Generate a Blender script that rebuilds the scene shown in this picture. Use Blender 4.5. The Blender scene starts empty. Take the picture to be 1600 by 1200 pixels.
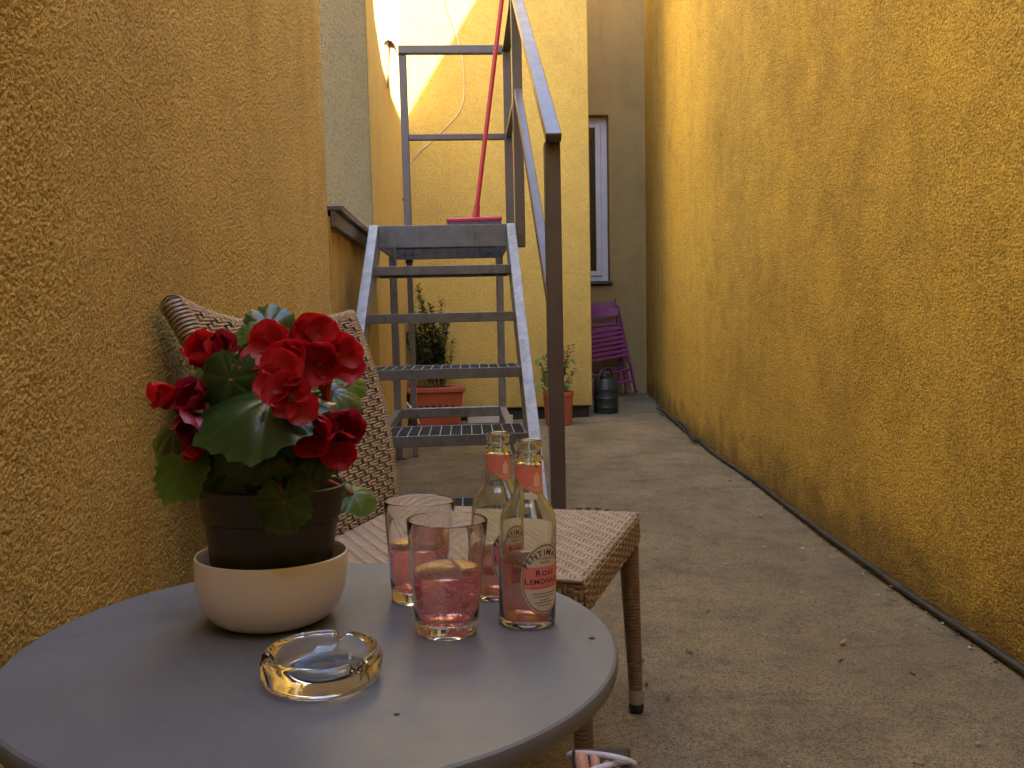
import bpy, bmesh, math, random
from math import radians, sin, cos, pi
from mathutils import Vector, Matrix, noise
import numpy as np
R = random.Random(7)
sc = bpy.context.scene
C = sc.collection

# ---------------------------------------------------------------- camera, sky, sun, exposure
H = 0.88
FPX = 1194.11
RT = Vector((0.99805825, -0.05817422, -0.02225973))
UP = Vector((0.0272101, 0.08573865, 0.99594603))
FW = Vector((0.05602986, 0.99461784, -0.0871551))
cd = bpy.data.cameras.new('camera'); cam = bpy.data.objects.new('camera', cd); C.objects.link(cam)
cd.sensor_width = 36; cd.lens = FPX / 1600 * 36; cd.clip_start = 0.02; cd.clip_end = 500
cam.matrix_world = Matrix(((RT.x, UP.x, -FW.x, 0), (RT.y, UP.y, -FW.y, 0), (RT.z, UP.z, -FW.z, H), (0, 0, 0, 1)))
sc.camera = cam
SUN_TRAVEL = Vector((-1.0, 1.0, -1.69)).normalized()
to_sun = -SUN_TRAVEL
w = bpy.data.worlds.new('World'); sc.world = w; w.use_nodes = True
nt = w.node_tree; bg = nt.nodes['Background']
sky = nt.nodes.new('ShaderNodeTexSky'); sky.sky_type = 'NISHITA'; sky.sun_disc = False
sky.sun_elevation = math.asin(to_sun.z); sky.sun_rotation = math.atan2(to_sun.x, to_sun.y)
nt.links.new(sky.outputs[0], bg.inputs[0]); bg.inputs[1].default_value = 0.15
sl = bpy.data.lights.new('sun', 'SUN'); sl.energy = 5.0; sl.angle = radians(0.53); sl.color = (1, 0.95, 0.87)
so = bpy.data.objects.new('sun', sl); C.objects.link(so); so.location = (6, -2, 12)
so.rotation_euler = SUN_TRAVEL.to_track_quat('-Z', 'Y').to_euler()
sc.view_settings.view_transform = 'Standard'; sc.view_settings.look = 'None'
sc.view_settings.gamma = 1; sc.view_settings.use_curve_mapping = False
sc.view_settings.exposure = 3.42
sc.view_settings.use_white_balance = True; sc.view_settings.white_balance_temperature = 6200; sc.view_settings.white_balance_tint = 10
cy = sc.cycles
cy.use_denoising = True
cy.max_bounces = 16; cy.diffuse_bounces = 7; cy.glossy_bounces = 6; cy.transmission_bounces = 14; cy.transparent_max_bounces = 12
cy.sample_clamp_indirect = 12

def at(px, py, Y):
    """point at distance Y down the alley, met by the sight line measured on the photograph"""
    d = FW + RT * ((px - 800) / FPX) - UP * ((py - 600) / FPX)
    return Vector((0, 0, H)) + d * (Y / d.y)

# ---------------------------------------------------------------- material helpers
def newmat(name):
    m = bpy.data.materials.new(name); m.use_nodes = True
    nt = m.node_tree; b = nt.nodes['Principled BSDF']
    return m, nt, b
def N(nt, t, **kw):
    n = nt.nodes.new(t)
    for k, v in kw.items():
        if k in n.inputs: n.inputs[k].default_value = v
        else: setattr(n, k, v)
    return n
def ramp(nt, src, stops):
    r = nt.nodes.new('ShaderNodeValToRGB'); e = r.color_ramp.elements
    while len(e) < len(stops): e.new(0.5)
    for k, (p, c) in enumerate(stops):
        e[k].position = p; e[k].color = (c, c, c, 1) if isinstance(c, (int, float)) else (*c[:3], 1)
    nt.links.new(src, r.inputs[0]); return r.outputs[0]
def mix(nt, fac, a, b, mode='MIX'):
    m = nt.nodes.new('ShaderNodeMix'); m.data_type = 'RGBA'; m.blend_type = mode
    for s, v in ((0, fac), (6, a), (7, b)):
        if hasattr(v, 'is_output'): nt.links.new(v, m.inputs[s])
        elif s == 0: m.inputs[s].default_value = v
        else: m.inputs[s].default_value = (*v[:3], 1)
    return m.outputs[2]
def noi(nt, vec, scale, detail=4, rough=0.55, dist=0.0):
    n = N(nt, 'ShaderNodeTexNoise', Scale=scale, Detail=detail, Roughness=rough, Distortion=dist)
    nt.links.new(vec, n.inputs['Vector']); return n.outputs[0]
def coords(nt, scale=None):
    t = nt.nodes.new('ShaderNodeTexCoord')
    if scale is None: return t.outputs['Object']
    mp = nt.nodes.new('ShaderNodeMapping'); mp.inputs['Scale'].default_value = scale
    nt.links.new(t.outputs['Object'], mp.inputs[0]); return mp.outputs[0]
def bump(nt, b, h, strength, dist, prev=None):
    n = N(nt, 'ShaderNodeBump', Strength=strength, Distance=dist)
    nt.links.new(h, n.inputs['Height'])
    if prev is not None: nt.links.new(prev, n.inputs['Normal'])
    nt.links.new(n.outputs[0], b.inputs['Normal']); return n.outputs[0]

def simple(name, c1, c2=None, scale=20, rough=0.5, metal=0.0, bmp=0.0, bscale=80, bdist=0.002, rvar=0.0, spec=0.5, coat=0.0):
    m, nt, b = newmat(name); v = coords(nt)
    if c2 is None: c2 = tuple(x * 0.8 for x in c1)
    nt.links.new(mix(nt, ramp(nt, noi(nt, v, scale), [(0.32, 0.0), (0.68, 1.0)]), c1, c2), b.inputs['Base Color'])
    b.inputs['Metallic'].default_value = metal; b.inputs['Specular IOR Level'].default_value = spec
    b.inputs['Coat Weight'].default_value = coat
    if rvar:
        r = ramp(nt, noi(nt, v, scale * 1.7), [(0.3, rough - rvar), (0.7, rough + rvar)]); nt.links.new(r, b.inputs['Roughness'])
    else: b.inputs['Roughness'].default_value = rough
    if bmp: bump(nt, b, noi(nt, v, bscale), bmp, bdist)
    return m

def stucco(name, light, mid, dark, grain=110, bdist=0.006, stain=(0.3, 0.22, 0.1), stain_amt=0.5, streak=0.35, foot=0.0, speck=0.35, grime=0.0, pits=False):
    m, nt, b = newmat(name); v = coords(nt)
    big = noi(nt, v, 1.1, 5, 0.6); med = noi(nt, v, 5.5, 5, 0.65)
    col = mix(nt, ramp(nt, big, [(0.35, 0), (0.66, 1)]), light, mid)
    col = mix(nt, ramp(nt, med, [(0.45, 0.0), (0.75, 0.55)]), col, dark)
    # rain streaks, stretched down the wall
    sv = coords(nt, (5, 5, 0.55))
    st = ramp(nt, noi(nt, sv, 1.3, 6, 0.65), [(0.5, 0.0), (0.72, 1.0)])
    mu = N(nt, 'ShaderNodeMath', operation='MULTIPLY'); nt.links.new(st, mu.inputs[0]); mu.inputs[1].default_value = streak
    col = mix(nt, mu.outputs[0], col, stain)
    # dirt patches
    dp = ramp(nt, noi(nt, v, 2.3, 7, 0.7, 0.6), [(0.52, 0.0), (0.7, 1.0)])
    mu2 = N(nt, 'ShaderNodeMath', operation='MULTIPLY'); nt.links.new(dp, mu2.inputs[0]); mu2.inputs[1].default_value = stain_amt
    col = mix(nt, mu2.outputs[0], col, stain)
    # splash dirt just above the ground
    if foot:
        sx = N(nt, 'ShaderNodeSeparateXYZ'); nt.links.new(v, sx.inputs[0])
        ad = N(nt, 'ShaderNodeMath', operation='MULTIPLY_ADD'); nt.links.new(noi(nt, v, 4.5, 6, 0.7), ad.inputs[0]); ad.inputs[1].default_value = -0.75
        nt.links.new(sx.outputs[2], ad.inputs[2])
        fr = ramp(nt, ad.outputs[0], [(0.0, 0.0), (1, 0.0)])
        rr = nt.nodes.new('ShaderNodeMapRange'); nt.links.new(ad.outputs[0], rr.inputs[0])
        rr.inputs[1].default_value = -0.36; rr.inputs[2].default_value = -0.13; rr.inputs[3].default_value = foot; rr.inputs[4].default_value = 0.0
        col = mix(nt, rr.outputs[0], col, (0.075, 0.055, 0.03))
    g1 = noi(nt, v, grain, 3, 0.6); g2 = noi(nt, v, grain * 2.7, 3, 0.6)
    # pit shade of the render coat put into the colour, with grime
    sp = ramp(nt, g1, [(0.36, speck), (0.53, 0.0)])
    if grime:
        # soot carried by the rain over the middle stretch of the wall, catching in the grain
        sy = N(nt, 'ShaderNodeSeparateXYZ'); nt.links.new(v, sy.inputs[0])
        wob = N(nt, 'ShaderNodeMath', operation='MULTIPLY_ADD'); nt.links.new(noi(nt, coords(nt, (1, 1, 0.5)), 2.2, 7, 0.7), wob.inputs[0]); wob.inputs[1].default_value = 2.4; nt.links.new(sy.outputs[1], wob.inputs[2])
        mr = nt.nodes.new('ShaderNodeMapRange'); nt.links.new(wob.outputs[0], mr.inputs[0]); mr.interpolation_type = 'SMOOTHSTEP'
        mr.inputs[1].default_value = 6.7; mr.inputs[2].default_value = 5.6; mr.inputs[3].default_value = 0.0; mr.inputs[4].default_value = 1.0
        pat = ramp(nt, noi(nt, v, 3.1, 8, 0.72, 0.4), [(0.36, 0.25), (0.62, 1.0)])
        gm = N(nt, 'ShaderNodeMath', operation='MULTIPLY'); nt.links.new(mr.outputs[0], gm.inputs[0]); nt.links.new(pat, gm.inputs[1])
        gp = N(nt, 'ShaderNodeMath', operation='MULTIPLY'); nt.links.new(gm.outputs[0], gp.inputs[0]); nt.links.new(ramp(nt, g1, [(0.42, grime), (0.60, grime * 0.18)]), gp.inputs[1])
        col = mix(nt, gp.outputs[0], col, (0.17, 0.10, 0.03))
    col = mix(nt, sp, col, tuple(x * 0.30 for x in dark))
    if pits:
        pa = nt.nodes.new('ShaderNodeAttribute'); pa.attribute_name = 'pit'
        col = mix(nt, ramp(nt, pa.outputs['Fac'], [(0.4, 0.0), (1.0, 0.5)]), col, (0.13, 0.075, 0.024))
    nt.links.new(col, b.inputs['Base Color'])
    b.inputs['Roughness'].default_value = 0.85; b.inputs['Specular IOR Level'].default_value = 0.25
    p = bump(nt, b, g1, 1.0, bdist)
    bump(nt, b, g2, 0.6, bdist * 0.4, p)
    return m

M = {}
M['stucco_near'] = stucco('stucco_near', (0.64, 0.485, 0.165), (0.58, 0.432, 0.145), (0.46, 0.328, 0.112), grain=300, bdist=0.0025, stain=(0.30, 0.19, 0.07), stain_amt=0.25, streak=0.15, foot=0.4, speck=0.35, pits=True)
M['stucco_right'] = stucco('stucco_right', (0.72, 0.487, 0.085), (0.66, 0.437, 0.077), (0.55, 0.352, 0.063), grain=135, bdist=0.008, stain=(0.26, 0.165, 0.055), stain_amt=0.35, streak=0.2, foot=0.65, speck=0.3, grime=0.6, pits=True)
M['stucco_back'] = stucco('stucco_back', (0.56, 0.40, 0.10), (0.52, 0.365, 0.088), (0.44, 0.30, 0.075), grain=90, bdist=0.006, stain=(0.40, 0.27, 0.1), stain_amt=0.25, streak=0.15, foot=0.25, speck=0.3)
M['stucco_side'] = stucco('stucco_side', (0.60, 0.45, 0.15), (0.56, 0.41, 0.13), (0.48, 0.35, 0.105), grain=90, bdist=0.004, stain=(0.36, 0.25, 0.1), stain_amt=0.3, streak=0.3, speck=0.2)
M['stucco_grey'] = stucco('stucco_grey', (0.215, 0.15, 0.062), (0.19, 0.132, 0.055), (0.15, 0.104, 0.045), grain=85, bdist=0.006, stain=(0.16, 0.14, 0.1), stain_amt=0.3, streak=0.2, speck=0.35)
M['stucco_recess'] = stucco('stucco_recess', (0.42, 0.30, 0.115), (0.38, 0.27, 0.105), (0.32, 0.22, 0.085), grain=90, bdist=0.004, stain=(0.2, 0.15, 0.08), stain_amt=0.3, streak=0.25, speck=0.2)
M['stucco_parapet'] = stucco('stucco_parapet', (0.50, 0.33, 0.08), (0.43, 0.27, 0.065), (0.32, 0.2, 0.055), grain=110, bdist=0.005, stain=(0.15, 0.1, 0.05), stain_amt=0.5, streak=0.6, foot=0.5, speck=0.25)

def concrete(name):
    m, nt, b = newmat(name); v = coords(nt)
    col = mix(nt, ramp(nt, noi(nt, v, 1.3, 6, 0.65), [(0.3, 0), (0.7, 1)]), (0.38, 0.295, 0.162), (0.24, 0.185, 0.10))
    col = mix(nt, ramp(nt, noi(nt, v, 5, 7, 0.7), [(0.45, 0.0), (0.72, 0.75)]), col, (0.125, 0.10, 0.07))
    bl = coords(nt, (0.5, 2.2, 1))
    col = mix(nt, ramp(nt, noi(nt, bl, 3.2, 6, 0.7, 0.5), [(0.55, 0.0), (0.75, 0.6)]), col, (0.075, 0.06, 0.043))
    # moss film in a band across the damp middle of the alley
    sx = N(nt, 'ShaderNodeSeparateXYZ'); nt.links.new(v, sx.inputs[0])
    mr = nt.nodes.new('ShaderNodeMapRange'); nt.links.new(sx.outputs[1], mr.inputs[0]); mr.interpolation_type = 'SMOOTHSTEP'
    mr.inputs[1].default_value = 3.2; mr.inputs[2].default_value = 4.6; mr.inputs[3].default_value = 0; mr.inputs[4].default_value = 1
    mu = N(nt, 'ShaderNodeMath', operation='MULTIPLY'); nt.links.new(mr.outputs[0], mu.inputs[0])
    nt.links.new(ramp(nt, noi(nt, v, 2.6, 5, 0.6), [(0.48, 0.0), (0.7, 0.6)]), mu.inputs[1])
    col = mix(nt, mu.outputs[0], col, (0.135, 0.125, 0.045))
    col = mix(nt, ramp(nt, noi(nt, v, 120, 5, 0.75), [(0.40, 0.55), (0.52, 0.0)]), col, (0.085, 0.066, 0.045))
    col = mix(nt, ramp(nt, noi(nt, v, 22, 6, 0.7), [(0.52, 0.0), (0.68, 0.45)]), col, (0.10, 0.078, 0.052))
    fine = noi(nt, v, 260, 3, 0.7)
    col = mix(nt, ramp(nt, fine, [(0.36, 0.85), (0.53, 0.0)]), col, (0.06, 0.048, 0.036))
    col = mix(nt, ramp(nt, noi(nt, v, 190, 2, 0.6), [(0.62, 0.0), (0.76, 0.55)]), col, (0.40, 0.35, 0.28))
    nt.links.new(col, b.inputs['Base Color']); b.inputs['Roughness'].default_value = 0.9; b.inputs['Specular IOR Level'].default_value = 0.25
    p = bump(nt, b, noi(nt, v, 170, 4, 0.7), 1.0, 0.007)
    bump(nt, b, noi(nt, v, 14, 5, 0.6), 0.5, 0.012, p)
    return m
M['concrete'] = concrete('concrete')
M['galv'] = simple('galvanised_steel', (0.27, 0.275, 0.285), (0.17, 0.175, 0.185), 22, 0.5, 0.55, 0.15, 60, 0.001, 0.1)
M['galv_dark'] = simple('weathered_steel', (0.155, 0.152, 0.15), (0.095, 0.093, 0.092), 16, 0.55, 0.35, 0.2, 60, 0.001, 0.1)
def steel(name, c1, c2, rough, metal, rust=0.5):
    m, nt, b = newmat(name); v = coords(nt)
    col = mix(nt, ramp(nt, noi(nt, v, 18, 6, 0.65), [(0.3, 0), (0.7, 1)]), c1, c2)
    col = mix(nt, ramp(nt, noi(nt, coords(nt, (14, 14, 3)), 2.0, 6, 0.7), [(0.52, 0.0), (0.72, 0.6)]), col, tuple(x * 0.45 for x in c2))
    rs = ramp(nt, noi(nt, v, 26, 8, 0.75), [(0.60, 0.0), (0.72, rust)])
    col = mix(nt, rs, col, (0.085, 0.045, 0.022)); nt.links.new(col, b.inputs['Base Color'])
    b.inputs['Metallic'].default_value = metal
    nt.links.new(ramp(nt, noi(nt, v, 40, 5), [(0.3, rough - 0.12), (0.7, rough + 0.15)]), b.inputs['Roughness'])
    bump(nt, b, noi(nt, v, 90, 4), 0.2, 0.001); return m
M['galv'] = steel('galvanised_steel_worn', (0.29, 0.295, 0.305), (0.18, 0.185, 0.195), 0.5, 0.5, 0.35)
M['galv_dark'] = steel('tread_steel_worn', (0.15, 0.148, 0.147), (0.095, 0.093, 0.092), 0.55, 0.35, 0.55)
M['rail'] = simple('brown_painted_steel', (0.085, 0.066, 0.062), (0.068, 0.052, 0.050), 9, 0.36, 0.0, 0.06, 150, 0.0006, 0.05)
M['grate'] = simple('grating_steel', (0.46, 0.47, 0.50), (0.33, 0.34, 0.37), 30, 0.4, 0.4)
M['grate_shaded'] = simple('grating_steel_shaded', (0.11, 0.115, 0.13), (0.07, 0.075, 0.085), 30, 0.5, 0.4)  # same grating steel, shade between the bars put into a darker colour
M['coping'] = simple('coping_metal', (0.085, 0.065, 0.06), (0.12, 0.10, 0.09), 8, 0.4, 0.2)
M['coping_edge'] = simple('coping_edge_metal', (0.55, 0.50, 0.44), (0.42, 0.38, 0.34), 14, 0.45, 0.2)
M['black'] = simple('black_rubber', (0.018, 0.017, 0.017), (0.03, 0.028, 0.027), 12, 0.55)
M['plinth'] = simple('bitumen_plinth', (0.022, 0.018, 0.016), (0.035, 0.03, 0.026), 10, 0.8)
M['white_frame'] = simple('window_plastic', (0.70, 0.70, 0.72), (0.60, 0.60, 0.62), 7, 0.35)
M['sill'] = simple('sill_metal', (0.08, 0.085, 0.11), (0.05, 0.055, 0.07), 9, 0.35, 0.2)
M['pane'] = simple('dark_window_glass', (0.02, 0.022, 0.025), (0.012, 0.012, 0.014), 3, 0.06)
M['red_plastic'] = simple('red_plastic', (0.42, 0.018, 0.035), (0.34, 0.014, 0.03), 9, 0.35)
M['bristle'] = simple('broom_bristle', (0.16, 0.16, 0.2), (0.08, 0.08, 0.1), 60, 0.7)
M['terracotta'] = simple('terracotta_plastic', (0.42, 0.105, 0.05), (0.35, 0.08, 0.04), 7, 0.5, 0, 0.05, 60)
M['soil'] = simple('potting_soil', (0.03, 0.02, 0.014), (0.06, 0.042, 0.03), 60, 0.95, 0, 1.0, 90, 0.01)
M['twig'] = simple('woody_stem', (0.16, 0.11, 0.06), (0.09, 0.065, 0.035), 40, 0.8)
M['can'] = simple('dark_green_plastic', (0.022, 0.026, 0.022), (0.03, 0.034, 0.028), 6, 0.42)
M['purple'] = simple('purple_paint', (0.25, 0.022, 0.135), (0.17, 0.016, 0.095), 11, 0.4, 0, 0.1, 70, 0.001)
M['bare_wood'] = simple('bare_wood', (0.45, 0.30, 0.20), (0.34, 0.22, 0.14), 14, 0.65)
M['table_top'] = None
M['cable_white'] = simple('white_cable', (0.66, 0.62, 0.56), (0.55, 0.5, 0.44), 9, 0.5)
M['pipe'] = simple('brown_conduit', (0.24, 0.15, 0.1), (0.18, 0.11, 0.07), 9, 0.55)
M['hose'] = simple('black_cable', (0.016, 0.015, 0.014), (0.04, 0.034, 0.028), 14, 0.65, 0, 0.5, 40, 0.003)
M['board'] = simple('white_board', (0.55, 0.53, 0.48), (0.45, 0.43, 0.38), 9, 0.6)
M['iron'] = simple('cast_iron', (0.06, 0.055, 0.05), (0.035, 0.032, 0.03), 30, 0.6, 0.4)
M['bowl'] = simple('cream_ceramic', (0.76, 0.71, 0.61), (0.73, 0.68, 0.58), 5, 0.3, coat=0.15)
M['pot_grey'] = simple('dark_nursery_pot', (0.040, 0.040, 0.043), (0.032, 0.032, 0.035), 12, 0.5)
M['skin'] = simple('skin', (0.50, 0.28, 0.19), (0.44, 0.235, 0.16), 12, 0.5)
M['strap'] = simple('white_leather', (0.55, 0.53, 0.56), (0.42, 0.40, 0.46), 30, 0.5)
M['strap_blue'] = simple('blue_leather', (0.16, 0.17, 0.30), (0.12, 0.13, 0.22), 30, 0.5)
M['sole'] = simple('sandal_sole', (0.07, 0.05, 0.035), (0.05, 0.035, 0.025), 30, 0.7)
M['brass'] = simple('ceramic_insulator', (0.62, 0.40, 0.2), (0.5, 0.3, 0.15), 9, 0.4)
M['lamp_metal'] = simple('lamp_metal', (0.34, 0.25, 0.16), (0.24, 0.18, 0.12), 15, 0.5, 0.3)
M['crumb'] = simple('dark_crumb', (0.03, 0.022, 0.016), (0.05, 0.04, 0.03), 100, 0.8)

def m_tabletop():
    m, nt, b = newmat('grey_laminate'); v = coords(nt)
    col = mix(nt, ramp(nt, noi(nt, v, 6, 5, 0.6), [(0.3, 0), (0.7, 1)]), (0.128, 0.140, 0.158), (0.108, 0.119, 0.135))
    col = mix(nt, ramp(nt, noi(nt, v, 520, 2, 0.6), [(0.35, 0.35), (0.6, 0.0)]), col, (0.1, 0.1, 0.105))
    nt.links.new(col, b.inputs['Base Color'])
    sm = noi(nt, v, 11, 7, 0.75, 1.2)
    nt.links.new(ramp(nt, sm, [(0.3, 0.30), (0.5, 0.42), (0.75, 0.56)]), b.inputs['Roughness'])
    col = mix(nt, ramp(nt, noi(nt, v, 900, 2, 0.5), [(0.66, 0.0), (0.8, 0.5)]), col, (0.3, 0.29, 0.27)); nt.links.new(col, b.inputs['Base Color'])
    bump(nt, b, noi(nt, v, 420, 2, 0.5), 0.12, 0.0006); return m
M['table_top'] = m_tabletop()
def m_wicker(name, a, b_, c):
    m, nt, b = newmat(name); v = coords(nt)
    col = mix(nt, ramp(nt, noi(nt, v, 45, 4, 0.6), [(0.3, 0), (0.7, 1)]), a, b_)
    col = mix(nt, ramp(nt, noi(nt, v, 9, 4, 0.6), [(0.45, 0.0), (0.75, 0.6)]), col, c)
    nt.links.new(col, b.inputs['Base Color']); b.inputs['Roughness'].default_value = 0.42; return m
M['wicker'] = m_wicker('resin_wicker', (0.32, 0.235, 0.155), (0.24, 0.172, 0.112), (0.17, 0.117, 0.074))
M['wicker_dark'] = m_wicker('dark_wicker_gap_shade', (0.07, 0.045, 0.03), (0.05, 0.033, 0.022), (0.04, 0.026, 0.018))  # near black colour holds the shade of the weave gaps
M['wicker_leg'] = m_wicker('resin_wicker_wrap', (0.22, 0.145, 0.085), (0.16, 0.1, 0.06), (0.12, 0.075, 0.045))
M['cap'] = simple('beige_foot_cap', (0.34, 0.29, 0.22), (0.3, 0.25, 0.19), 12, 0.5)

def leafmat(name, c1, c2, rough=0.35, trans=0.3, tc=None, spec=0.5, vein=None):
    m, nt, b = newmat(name); v = coords(nt)
    col = mix(nt, ramp(nt, noi(nt, v, 35, 4, 0.6), [(0.3, 0), (0.7, 1)]), c1, c2)
    oi = nt.nodes.new('ShaderNodeObjectInfo'); col = mix(nt, ramp(nt, oi.outputs['Random'], [(0, 0.0), (1, 0.45)]), col, tuple(x * 0.45 for x in c1))
    if vein:
        an = nt.nodes.new('ShaderNodeAttribute'); an.attribute_name = 'vein'; col = mix(nt, an.outputs['Fac'], col, vein)
    nt.links.new(col, b.inputs['Base Color']); b.inputs['Roughness'].default_value = rough
    b.inputs['Specular IOR Level'].default_value = spec
    tr = nt.nodes.new('ShaderNodeBsdfTranslucent'); tr.inputs[0].default_value = (*(tc or tuple(min(1, x * 2.2) for x in c1)), 1)
    mx = nt.nodes.new('ShaderNodeMixShader'); mx.inputs[0].default_value = trans
    out = nt.nodes['Material Output']
    nt.links.new(b.outputs[0], mx.inputs[1]); nt.links.new(tr.outputs[0], mx.inputs[2]); nt.links.new(mx.outputs[0], out.inputs[0])
    bump(nt, b, noi(nt, v, 120, 3), 0.25, 0.002)
    return m
M['leaf'] = leafmat('begonia_leaf', (0.022, 0.060, 0.012), (0.015, 0.038, 0.010), 0.29, 0.16, (0.07, 0.16, 0.015), vein=(0.038, 0.085, 0.02))
M['leaf_light'] = leafmat('begonia_leaf_young', (0.075, 0.16, 0.022), (0.055, 0.12, 0.018), 0.4, 0.35, (0.2, 0.38, 0.03), vein=(0.11, 0.2, 0.045))
M['petal'] = leafmat('red_petal', (0.50, 0.007, 0.022), (0.30, 0.004, 0.016), 0.5, 0.3, (0.7, 0.012, 0.018))
M['petal_dark'] = leafmat('faded_red_petal', (0.30, 0.01, 0.04), (0.22, 0.008, 0.03), 0.45, 0.25, (0.45, 0.015, 0.04))
M['bract'] = leafmat('salmon_flower_stalk', (0.42, 0.12, 0.06), (0.32, 0.07, 0.04), 0.5, 0.3)
M['dry_tan'] = leafmat('tan_dead_leaf', (0.36, 0.21, 0.13), (0.26, 0.15, 0.09), 0.7, 0.15)
M['shrub_leaf'] = leafmat('shrub_leaf', (0.055, 0.10, 0.035), (0.035, 0.065, 0.025), 0.45, 0.25)
M['green_leaf'] = leafmat('fresh_leaf', (0.13, 0.24, 0.05), (0.09, 0.18, 0.035), 0.45, 0.3)
M['dry_leaf'] = leafmat('withered_leaf', (0.085, 0.05, 0.03), (0.05, 0.03, 0.02), 0.7, 0.15)

def m_glass(name, col=(1, 1, 1), ior=1.5, rough=0.0):
    m, nt, b = newmat(name)
    v = coords(nt)
    nt.links.new(mix(nt, noi(nt, v, 25), col, tuple(x * 0.985 for x in col)), b.inputs['Base Color'])
    b.inputs['Transmission Weight'].default_value = 1; b.inputs['IOR'].default_value = ior; b.inputs['Roughness'].default_value = rough
    return m
M['glass'] = m_glass('clear_glass', (1.0, 1.0, 1.0))
M['glass_bottle'] = m_glass('bottle_glass', (0.95, 0.97, 0.90))
M['lemonade'] = m_glass('pink_drink', (0.98, 0.55, 0.54), 1.33)
_m = M['lemonade']; _nt = _m.node_tree; _tr = _nt.nodes.new('ShaderNodeBsdfTranslucent'); _tr.inputs[0].default_value = (1.0, 0.36, 0.35, 1)
_mx = _nt.nodes.new('ShaderNodeMixShader'); _mx.inputs[0].default_value = 0.28
_nt.links.new(_nt.nodes['Principled BSDF'].outputs[0], _mx.inputs[1]); _nt.links.new(_tr.outputs[0], _mx.inputs[2]); _nt.links.new(_mx.outputs[0], _nt.nodes['Material Output'].inputs[0])
M['bubble'] = m_glass('fizz_bubble', (1, 0.93, 0.92), 1.0)
M['bubble'].node_tree.nodes['Principled BSDF'].inputs['Transmission Weight'].default_value = 0.0
M['label_cream'] = simple('label_cream_paper', (0.62, 0.56, 0.48), (0.58, 0.52, 0.44), 60, 0.5)
M['label_pink'] = simple('label_pink_print', (0.70, 0.22, 0.19), (0.66, 0.2, 0.17), 60, 0.5)
M['label_coral'] = simple('neck_label_coral', (0.74, 0.235, 0.175), (0.68, 0.2, 0.15), 60, 0.5)
M['ink'] = simple('dark_blue_ink', (0.03, 0.02, 0.06), (0.025, 0.018, 0.05), 60, 0.5)
M['ink_red'] = simple('red_ink', (0.42, 0.02, 0.05), (0.38, 0.02, 0.045), 60, 0.5)
M['pale_ink'] = simple('pale_ink', (0.80, 0.55, 0.45), (0.76, 0.5, 0.4), 60, 0.5)

# ---------------------------------------------------------------- geometry helpers
def thing(name, label, cat, loc=(0, 0, 0), rotz=0.0, group=None):
    o = bpy.data.objects.new(name, None); C.objects.link(o); o.empty_display_size = 0.05
    o.location = loc; o.rotation_euler = (0, 0, rotz); o['label'] = label; o['category'] = cat
    if group: o['group'] = group
    return o
def tag(o, label, cat, group=None, kind=None):
    o['label'] = label; o['category'] = cat
    if group: o['group'] = group
    if kind: o['kind'] = kind
    return o

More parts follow.
